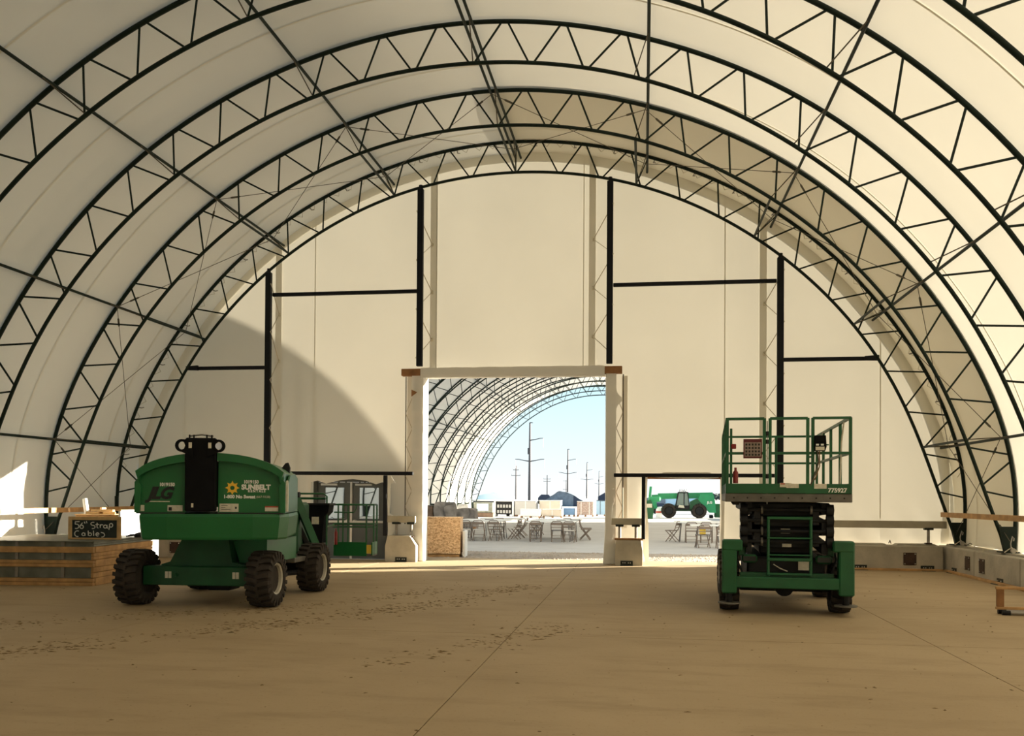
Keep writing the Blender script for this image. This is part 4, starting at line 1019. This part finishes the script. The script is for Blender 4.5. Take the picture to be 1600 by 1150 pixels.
# ------------------------------------------------------------------ tables and chairs under the far tent
def make_table(label, group, x, y, rz):
    t = thing('folding_table', label, 'table', (x, y, 0), rz, group)
    MB().cbox(-.91, .91, -.37, .37, .715, .76, .008).build('tabletop', 'table_top', t)
    for s in (-1, 1):
        for k in (-1, 1): MB().tube([(s * .66, k * .27, .715), (s * .72, k * .29, 0)], .014, 6).build('leg', 'table_leg', t)
        MB().tube([(s * .70, -.28, .25), (s * .70, .28, .25)], .011, 6).build('leg_brace', 'table_leg', t)
    return t
def make_chair(label, group, x, y, rz, seat='seat_pale', fold=False):
    t = thing('folding_chair', label, 'chair', (x, y, 0), rz, group)
    MB().cbox(-.20, .20, -.20, .20, .42, .45, .008).build('seat', seat, t)
    MB().tube([(-.215, .16, .02), (-.215, -.20, .50), (-.215, -.25, .68), (-.14, -.265, .765), (.14, -.265, .765), (.215, -.25, .68), (.215, -.20, .50), (.215, .16, .02)], .017, 6).build('back_frame', 'chair_tan', t, True)
    for s in (-1, 1): MB().tube([(s * .19, -.24, .02), (s * .19, .17, .44)], .017, 6).build('rear_leg', 'chair_tan', t)
    for z in (.12, .24): MB().tube([(-.2, .10 - (z - .12) * .6, z), (.2, .10 - (z - .12) * .6, z)], .009, 6).build('stretcher', 'chair_tan', t)
    MB().cbox(-.20, .20, -.268, -.248, .63, .72, .005).build('backrest', 'chair_tan', t)
    MB().cbox(-.20, .20, -.255, -.235, .54, .565, .003).build('back_slat', 'chair_tan', t)
    return t
GT = 'folding tables under the far tent'; GC = 'folding chairs at the far tables'
for x, y, r, lab in ((-2.95, 34.0, 2, 'white folding table at the front of the left-hand cluster'), (-2.95, 34.85, 1, 'second white folding table of the left-hand cluster'), (-2.9, 35.7, 0, 'third white folding table of the left-hand cluster'), (-2.6, 37.6, 3, 'white folding table standing alone behind the left-hand cluster'),
                     (-.2, 33.9, 0, 'white folding table at the front of the middle cluster'), (-.18, 34.75, 1, 'second white folding table of the middle cluster'), (-.2, 35.6, 0, 'third white folding table of the middle cluster'), (-.15, 36.45, 0, 'fourth white folding table of the middle cluster'),
                     (5.68, 31.4, -1, 'white folding table nearest the small yard opening'), (5.25, 34.8, -2, 'second white folding table beyond the small yard opening'), (5.3, 35.65, 0, 'third white folding table beyond the small yard opening')):
    make_table(lab, GT, x, y, D(r))
for x, y, r, st, lab in ((-2.84, 33.45, 0, 'seat_pale', 'pale-seated chair at the middle of the left-hand cluster front'), (-3.35, 33.5, 4, 'seat_pale', 'tan folding chair half behind the strand-board crate'), (-2.25, 33.6, -8, 'chair_tan', 'tan-seated chair at the right end of the left-hand cluster front'),
                   (-.72, 33.4, 6, 'chair_tan', 'tan-seated chair at the left end of the middle cluster front'), (.08, 33.45, 0, 'table_leg', 'dark-seated chair in the middle of the middle cluster front'), (.55, 33.35, -5, 'seat_pale', 'pale-seated chair at the right end of the middle cluster front'),
                   (-1.75, 34.9, 80, 'seat_pale', 'first chair in the aisle between the table clusters'), (-1.7, 36.0, 95, 'chair_tan', 'second chair in the aisle between the table clusters'), (-1.85, 37.9, 90, 'chair_tan', 'third chair in the aisle between the table clusters'),
                   (-1.35, 39.2, 60, 'chair_tan', 'fourth chair in the aisle, furthest from the crate'), (1.05, 34.9, -90, 'chair_tan', 'tan folding chair at the right end of the second middle table'), (.98, 36.1, -85, 'chair_tan', 'tan folding chair at the right end of the third middle table'),
                   (-2.6, 36.6, 180, 'chair_tan', 'tan folding chair behind the left-hand cluster'), (.1, 37.3, 180, 'chair_tan', 'tan folding chair behind the middle cluster')):
    make_chair(lab, GC, x, y, D(r), st)
for x, y, r, st, lab in ((5.78, 30.55, 0, 'seat_pale', 'pale-seated folding chair nearest the small yard opening'), (5.15, 30.95, 12, 'table_leg', 'dark-seated folding chair holding the yellow case'),
                        (4.95, 34.2, 0, 'chair_tan', 'tan-seated folding chair at the second table beyond the small opening'), (4.25, 34.7, 70, 'chair_tan', 'tan-seated folding chair at the left end of the second table beyond the small opening'),
                        (5.5, 34.3, -6, 'table_leg', 'dark-seated folding chair at the second table beyond the small opening')):
    make_chair(lab, 'folding chairs beyond the small opening', x, y, D(r), st)
yb = thing('yellow_case', 'small yellow case on a chair beyond the small opening', 'case', (5.15, 30.95, .452))
MB().cbox(-.10, .10, -.08, .08, 0, .24, .015).build('body', 'yellow', yb); MB().tube([(-.05, 0, .24), (-.04, 0, .28), (.04, 0, .28), (.05, 0, .24)], .01, 6).build('handle', 'table_leg', yb)
for x, y, lab in ((.1, 34.8, 'dark folder lying on the second middle table'), (.55, 35.6, 'dark folder on the third middle table'), (-2.7, 34.85, 'dark folder lying on the second left-hand table')):
    k = thing('folder', lab, 'folder', (x, y, .762), D(20)); MB().cbox(-.16, .16, -.11, .11, 0, .02, .004).build('cover', 'table_leg', k); MB().cbox(-.14, .15, -.10, .10, .02, .026, .002).build('paper', 'box_white', k)

# ------------------------------------------------------------------ goods near the far end
def crate(name, label, x, y, w, d, h, m, trim, group='goods beyond the far tables', lines=3):
    t = thing(name, label, 'crate', (x, y, 0), 0, group)
    MB().cbox(-w / 2, w / 2, -d / 2, d / 2, .12, h, .03).build('body', m, t)
    for s in (-1, 0, 1): MB().box(-w / 2 + (s + 1) * (w - .1) / 2, -w / 2 + (s + 1) * (w - .1) / 2 + .1, -d / 2, d / 2, 0, .12).build('skid', 'timber_dark', t)
    for i in range(lines):
        xx = -w / 2 + w * (i + .5) / lines; MB().box(xx - .025, xx + .025, -d / 2 - .012, -d / 2, .14, h - .02).build('strap', trim, t)
    MB().cbox(-w / 2 - .02, w / 2 + .02, -d / 2 - .02, d / 2 + .02, h, h + .05, .01).build('lid', trim, t)
    return t
crate('brown_cabinet', 'brown boxed cabinet just left of the grey wrapped goods', -7.55, 44.0, .9, .8, 1.15, 'crate_brown', 'table_leg')
def heap(name, label, x, y, w, h, m, seed, cat='goods'):
    r = random.Random(seed); t = thing(name, label, cat, (x, y, 0), r.uniform(-.2, .2), 'goods beyond the far tables')
    def fn(u, v):
        a = 2 * PI * u; k = math.sin(PI / 2 * min(1, v * 1.6)) ; sx = w / 2 * (1 - .25 * max(0, v - .6)); 
        px = max(-1, min(1, 1.35 * math.cos(a))); py = max(-1, min(1, 1.35 * math.sin(a)))
        s = 1 if v < .72 else (1 - v) / .28
        n_ = .05 * math.sin(a * 5 + seed + v * 6) + .03 * math.sin(a * 11 + seed)
        return ((px * sx + n_) * s, (py * w * .35 + n_) * s, min(1, v / .72) * h * (1 + .10 * math.sin(a * 2 + seed)) + .02)
    MB().grid(fn, 36, 14).build('wrapped_load', m, t, True); MB().cbox(-w / 2, w / 2, -w * .36, w * .36, 0, .12, .01).build('pallet', 'timber_dark', t)
heap('wrapped_pallet', 'tall grey shrink-wrapped pallet behind the strand-board crate', -6.55, 44.5, 1.0, 1.22, 'grey_wrap', 2)
heap('wrapped_pallet', 'grey tarped heap right of the tall wrapped pallet', -5.55, 45.0, 1.0, .95, 'grey_wrap', 5)
heap('white_bag', 'bulging white bag beside the grey tarped heap', -8.7, 60.0, .7, 1.0, 'box_white', 9)
gx = thing('glass_case', 'grey framed glass-fronted case in front of the black machine', 'case', (-9.15, 70.5, 0))
MB().cbox(-.75, .75, -.4, .4, .35, 1.15, .03).build('body', 'steel_sheet', gx); MB().box(-.5, .42, -.42, -.405, .5, 1.05).build('pane', 'trailer_blue', gx); MB().cbox(-.8, .8, -.45, .45, 0, .33, .02).build('plinth', 'crate_brown', gx)
bt = thing('box_truck', 'white framed truck with black grille panels and pale blue canopy', 'truck', (-8.75, 74.0, 0))
MB().cbox(-1.9, -.15, -.2, 1.4, .2, 1.25, .05).cbox(.0, 1.35, -.2, 1.4, .15, 1.2, .05).build('body', 'machine_dark', bt)
MB().cbox(-.15, .0, -.25, 1.45, 0, 1.25, .02).cbox(1.35, 1.5, -.25, 1.45, 0, 1.3, .02).cbox(-2.0, 1.5, -.25, 1.5, 1.22, 1.36, .03).build('frame', 'box_white', bt)
for i in range(5):
    for j in range(2): MB().box(.12 + i * .24, .28 + i * .24, -.215, -.20, .25 + j * .45, .50 + j * .45).build('grille_slot', 'insulator', bt)
MB().prism([(-1.7, 1.37), (1.0, 1.37), (.6, 1.75), (-.2, 1.95), (-1.5, 1.7)], .0, 1.2).build('canopy', 'trailer_blue', bt)
for x in (-1.4, .9): MB().lathe([(-.12, .28), (.12, .28)], (x, .6, .28), 'x', 14).build('wheel', 'rubber', bt, True)
crate('white_container', 'pale grey container box left of the beige one', -6.3, 74.5, 1.75, 1.4, 1.25, 'insulator', 'box_white', lines=1)
crate('white_container', 'beige container box behind the middle tables', -4.35, 75.0, 1.75, 1.4, 1.28, 'box_beige', 'box_white', lines=1)
crate('white_container', 'low white box in front of the pale grey container', -5.4, 70.0, 1.5, .8, .62, 'box_white', 'box_white', lines=1)
crate('white_container', 'low beige box in front of the beige container', -3.8, 71.0, 1.5, .8, .62, 'box_beige', 'box_white', lines=1)
crate('blue_bin', 'low blue bin between beige container and mottled crate', -2.9, 76.0, .9, .8, .62, 'box_blue', 'box_blue', lines=2)
crate('mottled_crate', 'mottled brown crate with white edges by the right jamb', -1.55, 76.0, 1.35, 1.0, 1.22, 'box_brick', 'box_white', lines=2)
crate('blue_bin', 'pale blue flat bin at the right edge of the tall opening', -.1, 79.0, 1.4, 1.0, 1.3, 'trailer_blue', 'navy', lines=2)
# tarped tent and vehicles in the yard
tn = thing('grey_tent', 'dark blue-grey gabled tarp tent out in the yard', 'tent', (-9.4, 150, 0))
TK = .66
def tent(u, v):
    x = -5.6 + 10.4 * u; e = [(-5.6, 1.0), (-1.6, 3.6), (-1.0, 3.75), (1.6, 3.1), (4.8, 1.2)]
    for (a, za), (b, zb) in zip(e, e[1:]):
        if a <= x <= b + 1e-6: z = za + (zb - za) * (x - a) / (b - a)
    return (x * TK, -3 + 6 * v, z * TK + .03 * math.sin(x * 3))
MB().grid(tent, 40, 6).build('roof', 'tarp_grey', tn, True, fix=False)
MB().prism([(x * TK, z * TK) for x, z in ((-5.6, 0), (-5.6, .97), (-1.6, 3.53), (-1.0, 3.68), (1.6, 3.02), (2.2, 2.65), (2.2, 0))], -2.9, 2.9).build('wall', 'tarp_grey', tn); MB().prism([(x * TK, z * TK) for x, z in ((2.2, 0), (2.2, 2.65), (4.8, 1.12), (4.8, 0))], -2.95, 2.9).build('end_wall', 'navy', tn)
for x, y, w, h, lab in ((-2.6, 170, 5, 2.3, 'dark vehicle under a rounded cover beyond the mottled crate'), (.4, 160, 3.4, 1.7, 'dark parked vehicle at the right edge of the tall opening'), (-15.5, 175, 2.6, 1.9, 'small dark machine behind the first tall power pole')):
    t = thing('parked_vehicle', lab, 'vehicle', (x, y, 0)); MB().prism([(-w / 2, .4), (w / 2, .4), (w / 2, h * .6), (w * .3, h), (-w * .25, h * 1.02), (-w / 2, h * .7)], -1, 1).build('body', 'navy', t)
    for s in (-1, 1): MB().lathe([(-.15, .45), (.15, .45)], (s * w * .33, -1, .45), 'y', 14).build('wheel', 'rubber', t, True)
# power poles
def tall_pole(y, x, h, lab):
    t = thing('power_pole', lab, 'pole', (x, y, 0), 0, 'tall steel power poles')
    MB().tube([(0, 0, 0), (0, 0, h)], [.55, .26], 10).build('shaft', 'pole_steel', t, True)
    MB().tube([(0, 0, h), (.9, 0, h - .1)], .16, 6).build('top_bracket', 'pole_steel', t)
    def arm(s, z): 
        L = 4.6 if z < h - 6 else 4.2
        a = MB().tube([(0, 0, z), (s * L * .4, 0, z + .25), (s * L * .75, 0, z + .6), (s * L, 0, z + .65)], [.20, .16, .13, .10], 6).build('arm', 'pole_steel', t, True)
        MB().tube([(s * L, 0, z + .6), (s * L, 0, z - 2.2)], .09, 5).build('insulator', 'insulator', a)
    arm(1, h - 5.6); arm(-1, h - 12.2); arm(1, h - 12.2)
    MB().cbox(-.7, -.25, -.25, .25, h - 10, h - 8, .1).build('junction_box', 'pole_steel', t)
for y, x, h, lab in ((285, -32.2, 24.7, 'tallest dark steel power pole with three curved arms'), (455, -34.2, 25, 'second dark steel power pole above the grey tent'), (640, -36, 25.2, 'third dark steel power pole in the row'), (860, -38, 25.2, 'fourth, faint steel power pole in the row'), (1200, -42, 25, 'fifth, faintest steel power pole in the row')):
    tall_pole(y, x, h, lab)
def wood_pole(x, y, h, arms, lab):
    t = thing('utility_pole', lab, 'pole', (x, y, 0), 0, 'wooden utility poles'); MB().tube([(0, 0, 0), (0, 0, h)], [.32, .2], 8).build('shaft', 'pole_wood', t, True)
    for dz, w_ in arms:
        a = MB().cbox(-w_, w_, -.12, .12, h - dz - .12, h - dz + .12, .03).build('crossarm', 'pole_wood', t)
        for s in (-1, 1): MB().tube([(s * w_ * .9, 0, h - dz + .12), (s * w_ * .9, 0, h - dz + .5)], .10, 5).build('insulator', 'insulator', a)
wood_pole(-39.5, 306, 11.8, ((1.4, 1.0), (3.3, 1.6)), 'wooden utility pole left of the tallest steel pole')
wood_pole(-44, 450, 12.0, ((2.0, 1.8), (3.2, 1.8)), 'wooden utility pole between the two nearest steel poles')
wood_pole(-54, 680, 13.5, ((.6, 2.2), (7, 2.2), (9, 2.2)), 'thick wooden utility pole just right of the tallest steel pole')
# ------------------------------------------------------------------ telehandler and other green machines in the yard
th = thing('telehandler', 'green telehandler with cab and long boom parked in the yard', 'telehandler', (6.35, 74.0, 0), D(0))
tmh = tyre_mesh(.58, .42, 16)
for x, y in ((-1.15, -.9), (1.20, -.9), (-1.15, .9), (1.20, .9)):
    t = put('wheel', tmh, th, (x, y, .58), PI / 2); put('rim', MB().lathe([(-.24, .30), (.24, .30)], (0, 0, 0), 'x', 18).mesh('rim', 'machine_dark', True), t)
MB().cbox(-1.6, 1.7, -.5, .5, .55, 1.0, .05).build('chassis', 'green_dark', th)
MB().prism([(.45, .75), (1.0, .70), (1.75, .75), (1.75, 1.35), (1.0, 1.55), (.5, 1.3)], -.80, .2).build('fender', 'green_frame', th)
MB().prism([(1.55, .95), (2.0, .45), (2.5, .45), (2.42, 1.3), (2.3, 1.9), (1.3, 1.9), (1.1, 1.5)], -.85, .2).build('engine_cover', 'green_bright', th)
MB().bar((-2.0, .15, 1.72), (2.3, .15, 1.82), .32, .46).build('boom', 'green_bright', th)
MB().bar((-2.5, .15, 1.68), (-2.0, .15, 1.70), .24, .30).build('boom_tip', 'green_bright', th)
MB().prism([(-2.55, 1.55), (-2.15, 1.55), (-2.05, .75), (-2.3, .72)], -.5, .5).build('carriage', 'green_bright', th)
for s in (-1, 1): MB().box(-3.2, -2.2, s * .35 - .06, s * .35 + .06, .68, .74).build('fork', 'machine_dark', th)
cab = MB()
for a, b in (((-.62, .95), (-.42, 2.0)), ((.02, .95), (.02, 2.0)), ((.42, .95), (.30, 2.0))):
    for y in (-.95, -.15): cab.bar((a[0], y, a[1]), (b[0], y, b[1]), .07, .07)
cab.box(-.45, .33, -.98, -.12, 1.98, 2.06); cab.box(-.62, .42, -.98, -.12, .70, 1.0); c_ = cab.build('cab', 'machine_dark', th)
MB().prism([(-.58, 1.0), (-.02, 1.0), (-.02, 1.97), (-.40, 1.97)], -.955, -.945).build('pane', 'glass_dark', c_); MB().prism([(.06, 1.0), (.39, 1.0), (.29, 1.97), (.06, 1.97)], -.955, -.945).build('pane', 'glass_dark', c_)
MB().prism([(-.45, .85), (.05, .80), (.0, 1.0), (-.35, 1.05)], -1.0, -.97).build('door_emblem', 'label', c_)
MB().cbox(-.4, .3, -.9, -.2, 2.06, 2.10, .01).build('cab_roof', 'box_white', c_)
for i in range(4): MB().tube([(-.3 + i * .17, -.5, 2.1), (-.28 + i * .17, -.5, 2.28)], .05, 6).build('work_light', 'insulator', c_)
text('lettering', 'JLG', .26, 'white_ink', th, (2.0, -.865, 1.25), offset=.01)
for x, y, lab in ((3.75, 70, 'green lift boom cut by the left edge of the small opening'), (9.35, 75, 'green engine unit at the right edge of the small opening')):
    t = thing('green_machine', lab, 'machine', (x, y, -.05 if x < 5 else -.11))
    if x < 5:
        MB().prism([(-.45, .05), (.15, .05), (.25, .9), (.0, 1.5), (-.4, 1.4)], -.4, .4).build('base', 'green_frame', t); MB().bar((-.1, 0, 1.3), (.0, 0, 2.5), .18, .18).build('mast', 'green_bright', t)
        MB().cbox(-.2, .75, -.3, .3, 1.35, 1.75, .1).build('head', 'green_bright', t); MB().cbox(-.3, .1, -.42, -.38, .9, 1.2, .01).build('panel', 'label', t)
    else:
        MB().cbox(-.5, 1.2, -.5, .5, .15, 1.25, .04).build('housing', 'green_frame', t); MB().cbox(-.9, -.6, -.4, .4, .1, .35, .04).build('hitch', 'machine_dark', t)
        for y_ in (-.55, .55): MB().lathe([(-.1, .22), (.1, .22)], (.4, y_, .22), 'y', 14).build('wheel', 'rubber', t, True)
wd = thing('white_drum', 'white barrel with red stripes beside the telehandler forks', 'barrel', (4.55, 76, 0)); MB().lathe([(0, .35), (.05, .37), (.8, .30), (.85, .2)], (0, 0, 0), 'z', 16).build('shell', 'box_white', wd, True); MB().lathe([(.35, .36), (.5, .345)], (0, 0, 0), 'z', 16).build('stripe', 'label_red', wd)
tr_ = thing('flat_trailer', 'long low blue-grey trailer behind the telehandler', 'trailer', (9, 92, 0)); MB().cbox(-7, 8, -1.2, 1.2, .5, .85, .05).build('bed', 'navy', tr_)
for x in (-5.5, -4.6, 5, 6): MB().lathe([(-.15, .42), (.15, .42)], (x, -1.2, .42), 'y', 14).build('wheel', 'rubber', tr_, True)
MB().cbox(-3.6, .2, -1, 1, .85, 1.7, .1).build('load', 'trailer_blue', tr_)
for k, (x, y, w, h) in enumerate(((-1.4, 128, 7, 1.7), (3.0, 135, 4, 2.6))):
    t = thing('parked_vehicle', ('grey parked pickup far behind the telehandler', 'grey gabled shed behind the telehandler boom')[k], 'vehicle' if k == 0 else 'shed', (x + 6, y, 0)); MB().prism([(-w / 2, 0), (w / 2, 0), (w / 2, h * .6), (0, h), (-w / 2, h * .6)], -2, 2).build('body', 'tarp_grey', t)
    MB().box(-w * .3, w * .2, -2.02, -2, .2, h * .45).build('door_panel', 'navy', t)
# trees on the horizon
def tree(x, y, h, w, lab, m='leaf'):
    r = random.Random(int(x * 7 + y)); t = thing('tree', lab, 'tree', (x, y, 0), 0, 'trees beyond the yard')
    MB().tube([(0, 0, 0), (.05 * h, 0, h * .5)], [.03 * h, .015 * h], 6).build('trunk', 'bark', t)
    mb = MB()
    for k in range(420):
        a, b = r.uniform(0, 2 * PI), math.acos(r.uniform(-1, 1)); q = r.uniform(.55, 1) * (1 + .2 * math.sin(3 * a))
        c = Vector((w * .5 * q * math.sin(b) * math.cos(a), w * .5 * q * math.sin(b) * math.sin(a), h * .62 + h * .38 * q * math.cos(b)))
        s = w * .06; d1 = Vector((r.uniform(-1, 1), r.uniform(-1, 1), r.uniform(-1, 1))).normalized() * s; d2 = Vector((r.uniform(-1, 1), r.uniform(-1, 1), r.uniform(-1, 1))).normalized() * s
        mb.add([c - d1, c + d2, c + d1, c - d2], [(0, 1, 2, 3)])
    o = mb.build('foliage', m, t, fix=False)
tree(-21.8, 125, 3.2, 2.6, 'green tree beside the foot of the last far arch')
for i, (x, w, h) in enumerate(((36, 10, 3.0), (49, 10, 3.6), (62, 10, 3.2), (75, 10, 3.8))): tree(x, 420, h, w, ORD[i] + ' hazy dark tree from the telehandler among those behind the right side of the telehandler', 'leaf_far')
